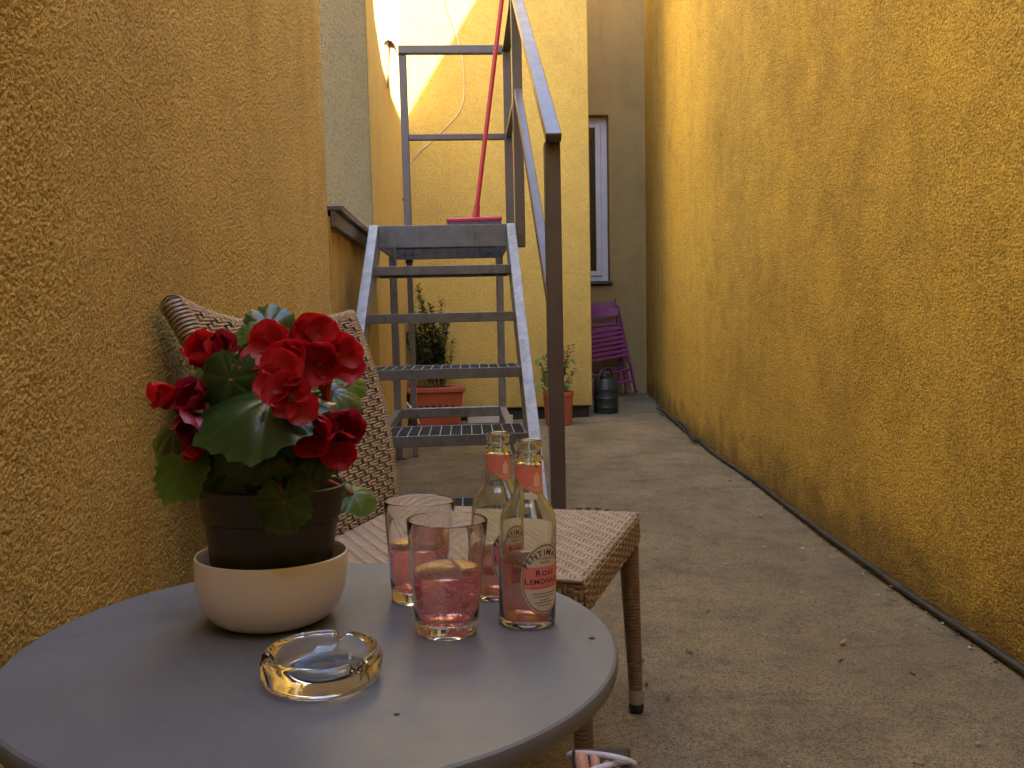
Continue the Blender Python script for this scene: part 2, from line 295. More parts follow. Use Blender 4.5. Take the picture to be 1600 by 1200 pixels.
class MB:
    def __init__(s): s.v = []; s.f = []
    def add(s, vs, fs, mat=None):
        n = len(s.v)
        s.v += [tuple(mat @ Vector(x)) if mat is not None else tuple(x) for x in vs]
        s.f += [tuple(i + n for i in f) for f in fs]; return s
    def box(s, lo, hi, b=0.0, mat=None):
        c = [(lo[i] + hi[i]) / 2 for i in range(3)]; h = [abs(hi[i] - lo[i]) / 2 for i in range(3)]
        b = min(b, min(h) * 0.9)
        if b <= 0:
            vs = [(c[0] + sx * h[0], c[1] + sy * h[1], c[2] + sz * h[2]) for sx in (-1, 1) for sy in (-1, 1) for sz in (-1, 1)]
            return s.add(vs, [(0, 1, 3, 2), (4, 6, 7, 5), (0, 4, 5, 1), (2, 3, 7, 6), (0, 2, 6, 4), (1, 5, 7, 3)], mat)
        vs = []; idx = {}
        for k in range(8):
            sg = [1 if k >> i & 1 else -1 for i in range(3)]
            for a in range(3):
                p = [c[i] + sg[i] * (h[i] if i == a else h[i] - b) for i in range(3)]
                idx[k, a] = len(vs); vs.append(p)
        fs = []
        for a in range(3):
            o1, o2 = [i for i in range(3) if i != a]
            for sgn in (0, 1):
                ks = [(sgn << a) | (x << o1) | (y << o2) for x, y in ((0, 0), (1, 0), (1, 1), (0, 1))]
                fs.append(tuple(idx[k, a] for k in ks))
            for x in (0, 1):
                for y in (0, 1):
                    k0 = (x << o1) | (y << o2); k1 = k0 | (1 << a)
                    fs.append((idx[k0, o1], idx[k1, o1], idx[k1, o2], idx[k0, o2]))
        for k in range(8): fs.append((idx[k, 0], idx[k, 1], idx[k, 2]))
        return s.add(vs, fs, mat)
    def bar(s, p, q, w, h, up=(0, 0, 1), b=0.003):
        p = Vector(p); q = Vector(q); d = q - p; L = d.length; x = d.normalized(); u = Vector(up)
        y = u.cross(x).normalized(); z = x.cross(y)
        m = Matrix(((x.x, y.x, z.x, p.x), (x.y, y.y, z.y, p.y), (x.z, y.z, z.z, p.z), (0, 0, 0, 1)))
        return s.box((0, -w / 2, -h / 2), (L, w / 2, h / 2), b, m)
    def tube(s, pts, r, n=8, caps=True, flat=1.0, up=None):
        pts = [Vector(p) for p in pts]; m = len(pts)
        rr = r if isinstance(r, (list, tuple)) else [r] * m
        base = len(s.v); prev = None
        for i, p in enumerate(pts):
            t = (pts[min(i + 1, m - 1)] - pts[max(i - 1, 0)]).normalized()
            if prev is None:
                a = Vector(up) if up else (Vector((0, 0, 1)) if abs(t.z) < 0.9 else Vector((1, 0, 0)))
            else: a = prev
            x = (a - t * a.dot(t)).normalized(); prev = x; y = t.cross(x)
            for k in range(n):
                an = 2 * pi * k / n
                s.v.append(tuple(p + x * (cos(an) * rr[i] * flat) + y * (sin(an) * rr[i])))
        for i in range(m - 1):
            for k in range(n):
                a = base + i * n + k; b = base + i * n + (k + 1) % n
                s.f.append((a, b, b + n, a + n))
        if caps:
            s.f.append(tuple(base + k for k in range(n))[::-1]); s.f.append(tuple(base + (m - 1) * n + k for k in range(n)))
        return s
    def lathe(s, prof, n=48, c=(0, 0, 0), a0=0.0, a1=2 * pi):
        base = len(s.v); full = abs(a1 - a0 - 2 * pi) < 1e-6; m = len(prof); cnt = n if full else n + 1
        for (r, z) in prof:
            for k in range(cnt):
                an = a0 + (a1 - a0) * k / n
                s.v.append((c[0] + r * cos(an), c[1] + r * sin(an), c[2] + z))
        for i in range(m - 1):
            for k in range(n):
                a = base + i * cnt + k; b = base + i * cnt + (k + 1) % cnt
                s.f.append((a, b, b + cnt, a + cnt))
        return s
    def prism_x(s, poly, x0, x1):
        n = len(poly); vs = [(x0, y, z) for y, z in poly] + [(x1, y, z) for y, z in poly]
        return s.add(vs, [tuple(range(n)), tuple(range(n, 2 * n))[::-1]] + [(i, i + n, (i + 1) % n + n, (i + 1) % n) for i in range(n)])
    def build(s, name, mat, parent=None, smooth=None, world=True, fix=True, merge=0.0):
        me = bpy.data.meshes.new(name); me.from_pydata(s.v, [], s.f)
        if fix or merge:
            bm = bmesh.new(); bm.from_mesh(me)
            if merge: bmesh.ops.remove_doubles(bm, verts=bm.verts, dist=merge)
            if fix: bmesh.ops.recalc_face_normals(bm, faces=bm.faces)
            bm.to_mesh(me); bm.free()
        if smooth is not None:
            me.shade_smooth(); me.set_sharp_from_angle(angle=radians(smooth))
        me.materials.append(M[mat] if isinstance(mat, str) else mat)
        o = bpy.data.objects.new(name, me); C.objects.link(o)
        if parent is not None:
            o.parent = parent
            if world: o.matrix_parent_inverse = world_of(parent).inverted()
        return o
def world_of(o):
    m = Matrix.LocRotScale(o.location, o.rotation_euler, o.scale)
    return m if o.parent is None else world_of(o.parent) @ o.matrix_parent_inverse @ m
def copy_tree(o, parent=None):
    c = o.copy(); C.objects.link(c); c.parent = parent
    for ch in list(o.children): copy_tree(ch, c)
    return c
def smoothpath(pts, n=8):
    P = [Vector(p) for p in pts]; out = []
    for i in range(len(P) - 1):
        a = P[max(i - 1, 0)]; b = P[i]; c = P[i + 1]; d = P[min(i + 2, len(P) - 1)]
        for k in range(n):
            t = k / n
            out.append(0.5 * ((2 * b) + (c - a) * t + (2 * a - 5 * b + 4 * c - d) * t * t + (3 * b - a - 3 * c + d) * t ** 3))
    out.append(P[-1]); return out

# ================================================================ THE SETTING
HL = 4.4
# ground: one large sheet, gently uneven inside the alley
g = MB(); xs = [-60, -8, -0.9] + [-0.9 + 0.1 * k for k in range(1, 33)] + [8, 60]; ys = [-60, -8, -3.2] + [-3.2 + 0.1 * k for k in range(1, 125)] + [20, 80]
for y in ys:
    for x in xs:
        z = 0.0
        if -0.9 < x < 2.3 and -3.2 < y < 9.2: z = 0.010 * (noise.noise((x * 1.3, y * 1.3, 0)) ) - 0.004
        g.v.append((x, y, z))
for j in range(len(ys) - 1):
    for i in range(len(xs) - 1):
        a = j * len(xs) + i; g.f.append((a, a + 1, a + 1 + len(xs), a + len(xs)))
o = g.build('ground', 'concrete', smooth=60, fix=False); tag(o, 'worn grey brown concrete floor of the narrow courtyard', 'ground', kind='structure')

def wallthing(name, mb, mat, label, smooth=None):
    o = mb.build(name, mat, None, smooth); tag(o, label, 'wall'); return o
rng_ = np.random.default_rng(4); LAT = rng_.random((256, 256))
def vnoise(x, y):
    xi = np.floor(x).astype(int); yi = np.floor(y).astype(int); fx = x - xi; fy_ = y - yi
    fx = fx * fx * (3 - 2 * fx); fy_ = fy_ * fy_ * (3 - 2 * fy_)
    g_ = lambda i, j: LAT[i % 256, j % 256]
    return (g_(xi, yi) * (1 - fx) + g_(xi + 1, yi) * fx) * (1 - fy_) + (g_(xi, yi + 1) * (1 - fx) + g_(xi + 1, yi + 1) * fx) * fy_
def roughcast(y, z, q=1.0, depth=0.0042):
    wy = y + 0.003 / q * (vnoise(y * 130 * q, z * 130 * q) - 0.5); wz = z + 0.003 / q * (vnoise(y * 130 * q + 31, z * 130 * q + 17) - 0.5)
    n1 = vnoise(wy * 250 * q + 3, wz * 250 * q); n2 = vnoise(wy * 430 * q + 9, wz * 430 * q + 5); n3 = vnoise(wy * 120 * q, wz * 120 * q + 40)
    h = np.clip((n1 * 0.5 + n2 * 0.38 + n3 * 0.22 - 0.38) * 2.5, 0, 1.0) ** 0.8
    patch = 0.6 + 0.55 * vnoise(y * 3.1 + 7, z * 3.1)
    return h * patch * depth
def relief_mesh(y_, z0, z1, nz_, base, sgn, mat, parent, q, depth):
    Yg = np.repeat(y_[:, None], nz_, 1); Zg = z0 + np.linspace(0, 1, nz_)[None, :] * (z1 - z0)[:, None]
    rel = roughcast(Yg, Zg, q, depth)
    co = np.stack([base[:, None] + sgn * rel, Yg, Zg], -1).reshape(-1, 3)
    ii = np.arange(len(y_) - 1)[:, None] * nz_ + np.arange(nz_ - 1)[None, :]
    qd = np.stack([ii, ii + nz_, ii + nz_ + 1, ii + 1], -1).reshape(-1, 4)
    if sgn < 0: qd = qd[:, ::-1].copy()
    me = bpy.data.meshes.new('wall_face'); me.vertices.add(len(co)); me.vertices.foreach_set('co', co.ravel())
    me.loops.add(qd.size); me.loops.foreach_set('vertex_index', qd.ravel()); me.polygons.add(len(qd))
    me.polygons.foreach_set('loop_start', np.arange(0, qd.size, 4)); me.update(calc_edges=True); me.shade_smooth()
    me.materials.append(M[mat]); o = bpy.data.objects.new('wall_face', me); C.objects.link(o)
    pt = me.attributes.new('pit', 'FLOAT', 'POINT'); pt.data.foreach_set('value', (1 - np.clip(rel / (depth * 0.8), 0, 1)).ravel().astype(np.float32))
    o.parent = parent; o.matrix_parent_inverse = world_of(parent).inverted(); return o
nw = thing('stucco_wall', 'coarse ochre roughcast wall right beside the round table', 'wall', (-0.7, 1.5, 0))
_y = [0.62]
while _y[-1] < 3.262: _y.append(_y[-1] + 0.0021 * max(_y[-1], 0.8))
_y[-1] = 3.268; _y = np.array(_y)
relief_mesh(_y, 0.25, 1.25 + 0.38 * _y, 680, np.full(len(_y), -0.5695), 1, 'stucco_near', nw, 1.9, 0.0027)
MB().box((-0.95, -3.0, -0.1), (-0.5705, 3.2685, HL)).build('wall_body', 'stucco_near', nw)
pw = thing('parapet_wall', 'low ochre wall with metal coping beside the steel staircase', 'wall', (-0.7, 4.0, 0))
MB().box((-0.86, 3.271, -0.1), (-0.562, 4.82, 1.315)).build('wall_face', 'stucco_parapet', pw)
MB().box((-0.90, 3.274, 1.338), (-0.512, 4.818, 1.362), 0.004).build('coping', 'coping', pw)
MB().box((-0.56, 3.277, 1.272), (-0.535, 4.816, 1.3378), 0.003).build('fascia_board', 'coping', pw)
MB().box((-0.520, 3.30, 1.3622), (-0.512, 4.815, 1.366), 0.001).build('coping_edge', 'coping_edge', pw)
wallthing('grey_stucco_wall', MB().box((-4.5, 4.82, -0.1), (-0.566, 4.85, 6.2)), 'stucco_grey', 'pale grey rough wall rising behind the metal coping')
wl = MB(); wl.prism_x([(0, 0)] * 0 or [(4.851, -0.1), (6.551, -0.1), (6.551, 6.0), (4.851, 6.0)], -0.95, -0.56)
for i, v in enumerate(wl.v):
    if v[0] > -0.6 and v[1] > 6: wl.v[i] = (-0.492, v[1], v[2])
wallthing('side_wall', wl, 'stucco_side', 'yellow side wall with sunlit top and a wall lamp behind the stairs')
wallthing('court_sky_blocker', MB().box((-2.6, 3.2, -0.1), (-2.3, 4.819, 5.6)), 'stucco_grey', 'unseen grey wall added beyond the metal coping to block sky light')  # unseen wall added to cut the sky light in the side court
cn = MB().box((-4.5, 3.28, 1.0), (-0.87, 4.80, 1.2)).build('neighbour_paving', 'concrete'); tag(cn, 'raised concrete paving beyond the low coped wall', 'paving', kind='structure')

bb = thing('back_building', 'smooth yellow rendered building block closing the alley behind the stairs', 'building', (0.28, 7.5, 0))
MB().box((-0.95, 6.552, 0.10), (1.065, 9.0, 5.6), 0.006).build('wall_face', 'stucco_back', bb)
MB().box((-0.9, 6.585, -0.1), (1.04, 8.9, 0.0995)).build('plinth', 'plinth', bb)

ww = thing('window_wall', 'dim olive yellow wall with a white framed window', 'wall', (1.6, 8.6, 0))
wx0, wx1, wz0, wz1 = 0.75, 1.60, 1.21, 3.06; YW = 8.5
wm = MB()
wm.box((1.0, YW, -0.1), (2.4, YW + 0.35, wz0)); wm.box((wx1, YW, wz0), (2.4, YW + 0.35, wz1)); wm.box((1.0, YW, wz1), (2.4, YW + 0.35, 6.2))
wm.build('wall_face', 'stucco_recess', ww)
wf = MB(); fy = YW + 0.11
wf.box((wx1 - 0.07, fy, wz0 + 0.05), (wx1 - 0.001, fy + 0.06, wz1 - 0.001), 0.004).box((1.0, fy, wz1 - 0.06), (wx1 - 0.0705, fy + 0.06, wz1 - 0.001), 0.004).box((1.0, fy, wz0 + 0.05), (wx1 - 0.0705, fy + 0.06, wz0 + 0.105), 0.004)
wo = wf.build('window_frame', 'white_frame', ww)
ws = MB(); sy = fy - 0.018
ws.box((wx1 - 0.135, sy, wz0 + 0.11), (wx1 - 0.074, sy + 0.06, wz1 - 0.065), 0.005).box((1.0, sy, wz1 - 0.115), (wx1 - 0.136, sy + 0.06, wz1 - 0.065), 0.005).box((1.0, sy, wz0 + 0.11), (wx1 - 0.136, sy + 0.06, wz0 + 0.165), 0.005)
ws.build('window_sash', 'white_frame', ww)
MB().box((1.0, sy + 0.03, wz0 + 0.16), (wx1 - 0.13, sy + 0.04, wz1 - 0.11)).build('pane', 'pane', ww)
MB().box((1.0, YW - 0.05, wz0 + 0.01), (wx1 + 0.02, YW + 0.14, wz0 + 0.046), 0.004).build('window_sill', 'sill', ww)
MB().box((1.0, YW + 0.25, wz0), (wx1, YW + 0.34, wz1)).build('room_dark', 'plinth', ww)

# right wall: follows the bend of the alley; unseen top shaped for the shadows it casts and the skylight it admits
RW = [(-3.2, 1.24), (-1.0, 1.27), (0.8, 1.30), (1.7, 1.325), (2.3, 1.35), (2.83, 1.392), (3.65, 1.465), (4.4, 1.515), (5.1, 1.575), (5.9, 1.655), (6.7, 1.76), (7.6, 1.88), (8.6, 2.015), (9.1, 2.09)]
def rx(y):
    for (a, b), (c, d) in zip(RW, RW[1:]):
        if a <= y <= c:
            return b + (d - b) * (y - a) / (c - a)
    return RW[0][1] if y < RW[0][0] else RW[-1][1]
TOP = [(-3.2, 5.0), (-0.8, 5.15), (0.4, 5.55), (1.4, 6.1), (1.93, 7.4), (2.18, 8.2), (2.64, 7.5), (2.91, 6.65), (3.17, 6.2), (3.46, 5.98), (3.92, 5.92), (9.1, 5.92)]
def rtop(y):
    for (a, b), (c, d) in zip(TOP, TOP[1:]):
        if a <= y <= c: return b + (d - b) * (y - a) / (c - a)
    return 5.92
rwm = MB(); yy = sorted(set([round(-3.2 + 0.15 * k, 3) for k in range(83)] + [a for a, b in TOP]))
def rxs(y): return (rx(y - 0.35) + rx(y + 0.35) + 2 * rx(y)) / 4
NZ = 3
for y in yy:
    xx = rxs(y)
    for k in range(NZ + 1): rwm.v.append((xx, y, -0.1 + (rtop(y) + 0.1) * k / NZ))
    rwm.v.append((xx + 0.35, y, rtop(y))); rwm.v.append((xx + 0.35, y, -0.1))
nr = NZ + 3
for i in range(len(yy) - 1):
    for k in range(nr):
        a = i * nr + k; b = i * nr + (k + 1) % nr
        rwm.f.append((a, b, b + nr, a + nr))
rwm.f.append(tuple(range(nr))[::-1]); rwm.f.append(tuple((len(yy) - 1) * nr + k for k in range(nr)))
lw = thing('long_wall', 'long golden ochre stucco wall with a black cable along its foot', 'wall', (1.6, 3.0, 0))
rwm.build('wall_body', 'stucco_right', lw, 40)
_y = [1.25]
while _y[-1] < 8.45: _y.append(_y[-1] + 0.0023 * max(_y[-1], 1.3))
_y = np.array(_y[:-1])
relief_mesh(_y, 0.0, 0.95 + 0.46 * _y, 700, np.array([rxs(t) for t in _y]) - 0.0012, -1, 'stucco_right', lw, 1.4, 0.0022)
wallthing('rear_light_blocker', MB().box((-0.565, -1.55, -0.1), (1.235, -1.25, 5.2)), 'stucco_right', 'unseen ochre wall added behind the seats to block light')  # unseen wall, put here to block light from behind the camera

# ================================================================ STEEL STAIRCASE
Rr, Gg, Y1, Xc, HW, TD = 0.2263, 0.2956, 2.5005, -0.1136, 0.3276, 0.265
XL, XR = Xc - HW, Xc + HW
YP = Y1 + 5 * Gg; ZP = 6 * Rr; YB = 4.87
st = thing('steel_staircase', 'galvanised steel stairs with grating treads and brown tube railing', 'staircase', (Xc, 3.4, 0))
sl_ = Gg / Rr
def yz(z): return Y1 + (z / Rr - 1) * Gg
for x0, x1 in ((XL - 0.045, XL), (XR, XR + 0.045)):
    dz = 0.24
    poly = [(yz(0.0) + 0.004, 0.0), (yz(ZP) + 0.004, ZP + 0.004), (yz(ZP) + dz, ZP + 0.004), (yz(0) + dz, 0.0)]
    stg = MB().prism_x(poly, x0, x1).build('stringer', 'galv', st)
    bv = stg.modifiers.new('b', 'BEVEL'); bv.width = 0.003; bv.segments = 2
def grating(x0, x1, y0, y1, z, px=0.039, py=0.024, h=0.028, t=0.003):
    m = MB(); m2 = MB(); nx = max(1, round((x1 - x0) / px)); ny = max(1, round((y1 - y0) / py))
    for i in range(nx + 1):
        x = x0 + (x1 - x0) * i / nx; m.box((x - t / 2, y0, z - 0.007), (x + t / 2, y1, z))
    for j in range(ny + 1):
        y = y0 + (y1 - y0) * j / ny; m2.box((x0, y - t / 2, z - h), (x1, y + t / 2, z - 0.0012))
    return m, m2
for k in range(1, 6):
    y0 = Y1 + (k - 1) * Gg; z = k * Rr
    fm = MB()
    fm.box((XL + 0.001, y0, z - 0.042), (XR - 0.001, y0 + 0.006, z), 0.0015)
    fm.box((XL + 0.001, y0 + TD - 0.006, z - 0.042), (XR - 0.001, y0 + TD, z), 0.0015)
    for x in (XL + 0.001, XR - 0.007): fm.box((x, y0 + 0.0065, z - 0.042), (x + 0.006, y0 + TD - 0.0065, z), 0.0015)
    tr = fm.build('tread', 'galv_dark', st)
    ga, gb = grating(XL + 0.01, XR - 0.01, y0 + 0.008, y0 + TD - 0.008, z - 0.001)
    for q, nm, mt in ((ga, 'cross_bars', 'grate'), (gb, 'bearing_bars', 'grate_shaded')): q.build(nm, mt, tr)['kind'] = 'stuff'
# platform
fm = MB()
fm.box((XL + 0.001, YP, ZP - 0.113), (XR - 0.001, YP + 0.008, ZP), 0.002)
fm.build('platform_fascia', 'galv_dark', st)
for x in (XL - 0.02, XR + 0.005): MB().box((x, YP + 0.242, ZP - 0.10), (x + 0.014, YB - 0.0005, ZP), 0.002).build('platform_side_beam', 'galv', st)
MB().box((XL - 0.02, YB, ZP - 0.104), (XR + 0.02, YB + 0.008, ZP), 0.002).build('platform_back_beam', 'galv', st)
ga, gb = grating(XL + 0.006, XR - 0.006, YP + 0.012, YB - 0.006, ZP - 0.002, 0.036, 0.036, 0.03, 0.003)
for q, nm, mt in ((ga, 'platform_cross_bars', 'grate'), (gb, 'platform_bearing_bars', 'grate_shaded')): q.build(nm, mt, st)['kind'] = 'stuff'
for x in (XL + 0.06, XL + 0.11, XR - 0.06):
    MB().lathe([(0.0, -0.008), (0.011, -0.008), (0.011, 0.0), (0.0, 0.0)], 6).build('bolt', 'galv_dark', st).matrix_parent_inverse = world_of(st).inverted() @ Matrix.Translation((x, YB - 0.002, ZP - 0.075)) @ Matrix.Rotation(pi / 2, 4, 'X')
# legs, lower frame
LX = (XL - 0.012, XR - 0.004)
for x in LX:
    lg = MB().box((x - 0.0225, YB - 0.047, 0.008), (x + 0.0225, YB - 0.002, ZP - 0.001), 0.004).build('leg', 'galv', st)
    ft = MB().box((x - 0.04, YB - 0.065, 0.0), (x + 0.05, YB + 0.016, 0.0075), 0.002).build('foot_plate', 'galv_dark', lg, world=False)
MB().box((LX[0] + 0.023, YB - 0.044, 0.255), (LX[1] - 0.023, YB - 0.006, 0.318), 0.004).build('cross_brace', 'galv', st)
for x in LX: MB().box((x - 0.0215, yz(0.28) + 0.15, 0.257), (x + 0.0215, YB - 0.0475, 0.316), 0.004).build('side_brace', 'galv', st)
# railing
RX = XR + 0.0715
MB().box((RX - 0.025, 2.475, 0.12), (RX + 0.025, 2.525, 1.435), 0.003).build('railing_post', 'rail', st)
YF = 4.0
MB().box((RX - 0.025, YF - 0.025, 1.24), (RX + 0.025, YF + 0.025, 2.505), 0.003).build('railing_post', 'rail', st)
MB().box((RX - 0.025, YB - 0.03, ZP - 0.11), (RX + 0.025, YB + 0.02, 2.505), 0.003).build('railing_post', 'rail', st)
PXL = -0.355
MB().box((PXL - 0.023, YB + 0.009, 1.23), (PXL + 0.023, YB + 0.055, 2.505), 0.003).build('railing_post', 'rail', st)
MB().box((PXL - 0.017, YB + 0.015, 0.0), (PXL + 0.017, YB + 0.049, 1.2295), 0.003).build('skylit_post_foot', 'galv', st)  # foot of the brown railing post, its sky light put into paler steel
MB().bar((RX, 2.44, 1.436), (RX, YF + 0.02, 2.528), 0.05, 0.03, b=0.003).build('handrail', 'rail', st)
MB().box((RX - 0.025, YF + 0.022, 2.51), (RX + 0.025, YB + 0.03, 2.54), 0.003).build('handrail', 'rail', st)
MB().bar((RX, 2.527, 0.90), (RX, YF - 0.026, 2.015), 0.036, 0.036, b=0.003).build('middle_rail', 'rail', st)
MB().box((RX - 0.018, YF + 0.026, 1.99), (RX + 0.018, YB - 0.031, 2.026), 0.003).build('middle_rail', 'rail', st)
MB().box((PXL - 0.023, YB - 0.01, 2.502), (RX - 0.026, YB + 0.03, 2.551), 0.003).build('handrail', 'rail', st)
MB().box((PXL + 0.0235, YB - 0.005, 1.985), (RX - 0.0255, YB + 0.031, 2.02), 0.003).build('middle_rail', 'rail', st)

# ================================================================ BROOM on the platform
bx, by = 0.052, 4.2
br = thing('broom', 'red broom standing on the platform and leaning on the brown railing', 'broom', (bx, by, ZP))
BT = Vector((RX - 0.042, 4.22, 2.66)); BB = Vector((0.062, by, ZP + 0.075))
MB().tube([BB + (BT - BB) * t for t in (0, .25, .5, .75, 1)], 0.0125, 12).build('handle', 'red_plastic', br, 50)
MB().tube([BB - (BT - BB).normalized() * 0.022, BB + (BT - BB).normalized() * 0.055], [0.021, 0.016], 12).build('socket', 'red_plastic', br, 50)
hm = MB().box((-0.15, -0.028, 0.0), (0.15, 0.028, 0.028), 0.008, Matrix.Translation((0.052, by, ZP + 0.035)) @ Matrix.Rotation(-0.02, 4, 'Y'))
hm.build('head', 'red_plastic', br)
bm_ = MB()
for i in range(46):
    for j in range(5):
        x = 0.052 - 0.142 + 0.284 * i / 45; y = by - 0.022 + 0.044 * j / 4
        dx = R.uniform(-.006, .006) + (x - 0.052) * 0.05; dy = (j - 2) * 0.004 + R.uniform(-.004, .004)
        bm_.tube([(x, y, ZP + 0.04), (x + dx, y + dy, ZP + 0.001)], [0.0026, 0.0018], 4, False)
ob = bm_.build('bristles', 'bristle', br); ob['kind'] = 'stuff'

# ================================================================ BACK CORNER FITTINGS
o = MB().tube(smoothpath([at(x, y, 6.546) for x, y in ((690, -60), (697, 0), (712, 50), (722, 90), (725, 130), (722, 165), (705, 190), (680, 215), (655, 238), (641, 255), (636, 275))], 6), 0.0032, 6).build('wall_cable', 'cable_white', smooth=60)
tag(o, 'thin pale cable looping across the sunlit yellow back wall', 'cable')
o = MB().tube([at(x, y, 6.5) for x, y in ((625, 285), (627, 330), (629, 420), (631, 505))] , 0.009, 8).build('conduit_pipe', 'cable_white', smooth=60)
tag(o, 'thin white conduit running down the back corner behind the stairs', 'pipe')
o = MB().tube([at(x, y, 6.5) for x, y in ((631.5, 315), (633, 420), (636, 505), (640, 600), (642, 648))], 0.02, 8).build('down_pipe', 'pipe', smooth=60)
tag(o, 'brown pipe in the back corner beside the white conduit', 'pipe')
cp = MB(); pth = [at(629.5 + 0.03 * (y - 505), y, 6.47) for y in np.arange(505, 560, 0.9)]
cp.tube(pth, [0.017 if k % 4 < 2 else 0.0135 for k in range(len(pth))], 10)
o = cp.build('corrugated_pipe', 'pipe', smooth=80); tag(o, 'short brown corrugated cable sleeve below the white conduit', 'pipe')
o = MB().tube(smoothpath([at(628, 622, 6.3), at(634, 628, 6.2), at(642, 637, 6.1), at(650, 650, 6.05), at(655, 662, 6.05)], 5), 0.008, 8).build('floor_cable', 'cable_white', smooth=60)
tag(o, 'white cable curving down to the floor by the rectangular planter', 'cable')
o = MB().tube(smoothpath([at(620, 311, 6.42), at(624, 307, 6.38), at(625, 316, 6.36), at(628, 312, 6.36), at(631, 312, 6.4)], 5), 0.011, 8).build('pipe_clip', 'iron', smooth=60)
tag(o, 'small dark metal clip on the corner above the white conduit', 'clip')
# wall lamp
lp = thing('wall_lamp', 'small tapered metal wall lamp on the sunlit side wall', 'lamp', (-0.5, 5.66, 2.7))
lm = MB(); ny_ = 12
prof = [(0.0, 0.10), (0.03, 0.125), (0.06, 0.12), (0.085, 0.085), (0.105, 0.02), (0.125, -0.06)]
for (dx, dz) in prof:
    for k in range(ny_ + 1):
        lm.v.append((-0.535 + dx, 5.58 + 0.16 * k / ny_, 2.74 + dz - 0.03 * (2 * k / ny_ - 1) ** 2))
for i in range(len(prof) - 1):
    for k in range(ny_):
        a = i * (ny_ + 1) + k; lm.f.append((a, a + 1, a + ny_ + 2, a + ny_ + 1))
ho = lm.build('hood', 'lamp_metal', lp, 40); sm_ = ho.modifiers.new('s', 'SOLIDIFY'); sm_.thickness = 0.004
MB().add([(-0.545, 5.585, 2.83), (-0.545, 5.735, 2.83), (-0.545, 5.66, 2.52), (-0.5, 5.595, 2.83), (-0.5, 5.725, 2.83), (-0.515, 5.66, 2.53)],
         [(0, 1, 2), (3, 5, 4), (0, 3, 4, 1), (0, 2, 5, 3), (1, 4, 5, 2)]).build('back_plate', 'lamp_metal', lp)
for k, (px, py) in enumerate(((618, 69), (618, 82), (616, 108))):
    P = at(px, py, 6.49)
    o = MB().lathe([(0.0, -0.028), (0.012, -0.026), (0.02, -0.012), (0.013, 0.0), (0.02, 0.012), (0.012, 0.026), (0.0, 0.028)], 14, P).build('insulator', 'brass', smooth=50)
    tag(o, ('topmost', 'middle', 'lowest')[k] + ' of three small ceramic cable holders in the sunlit corner', 'insulator', 'cable holders in the sunlit corner')

# ================================================================ PLANTERS
def leafquad(mb, p, d, nrm, L, W, bend=0.25):
    d = d.normalized(); s = d.cross(nrm).normalized(); n = s.cross(d)
    b = len(mb.v)
    for t, ww_ in ((0, 0.08), (0.3, 0.85), (0.65, 0.8), (1, 0.05)):
        c = p + d * (L * t) - n * (bend * L * t * t)
        mb.v += [tuple(c - s * (W * ww_ / 2) + n * (0.12 * W * ww_)), tuple(c), tuple(c + s * (W * ww_ / 2) + n * (0.12 * W * ww_))]
    for i in range(3):
        a = b + i * 3
        mb.f += [(a, a + 1, a + 4, a + 3), (a + 1, a + 2, a + 5, a + 4)]
pl = thing('potted_shrub', 'rectangular terracotta planter with an upright small leaved shrub', 'planter', (-0.26, 6.25, 0))
def trough(z0, z1, w0, w1, d0, d1, cx, cy, t=0.012):
    m = MB()
    def rect(w_, d_, z): return [(cx - w_ / 2, cy - d_ / 2, z), (cx + w_ / 2, cy - d_ / 2, z), (cx + w_ / 2, cy + d_ / 2, z), (cx - w_ / 2, cy + d_ / 2, z)]
    rings = [rect(w0, d0, z0), rect(w1, d1, z1 - 0.045), rect(w1 + 0.035, d1 + 0.035, z1 - 0.04), rect(w1 + 0.035, d1 + 0.035, z1), rect(w1 + 0.0, d1 + 0.0, z1), rect(w1 - 2 * t, d1 - 2 * t, z1 - 0.05)]
    vs = sum(rings, []); fs = [(0, 1, 2, 3)]
    for i in range(len(rings) - 1):
        for k in range(4): fs.append((4 * i + k, 4 * i + (k + 1) % 4, 4 * i + 4 + (k + 1) % 4, 4 * i + 4 + k))
    fs.append(tuple(4 * (len(rings) - 1) + k for k in range(4)))
    return m.add(vs, fs)
PC = (-0.265, 6.28)
tp = trough(0.0, 0.325, 0.36, 0.43, 0.15, 0.2, PC[0], PC[1]).build('trough', 'terracotta', pl); bv = tp.modifiers.new('b', 'BEVEL'); bv.width = 0.006; bv.segments = 2
for k in range(6):
    x = PC[0] - 0.13 + 0.052 * k
    MB().box((x - 0.012, PC[1] - 0.103, 0.165), (x + 0.012, PC[1] - 0.085, 0.182), 0.003, Matrix.Translation((0, 0.0 + 0.002, 0))).build('slot', 'plinth', tp, world=False).matrix_parent_inverse = Matrix()
sm2 = MB(); nx_, ny2 = 26, 12
for j in range(ny2 + 1):
    for i in range(nx_ + 1):
        x = PC[0] - 0.2 + 0.4 * i / nx_; y = PC[1] - 0.088 + 0.176 * j / ny2
        sm2.v.append((x, y, 0.305 + 0.02 * noise.noise((x * 30, y * 30, 1)) + 0.015 * noise.noise((x * 11, y * 11, 4))))
for j in range(ny2):
    for i in range(nx_):
        a = j * (nx_ + 1) + i; sm2.f.append((a, a + 1, a + nx_ + 2, a + nx_ + 1))
sm2.build('soil', 'soil', pl, fix=False)
stm = MB(); fol = MB()
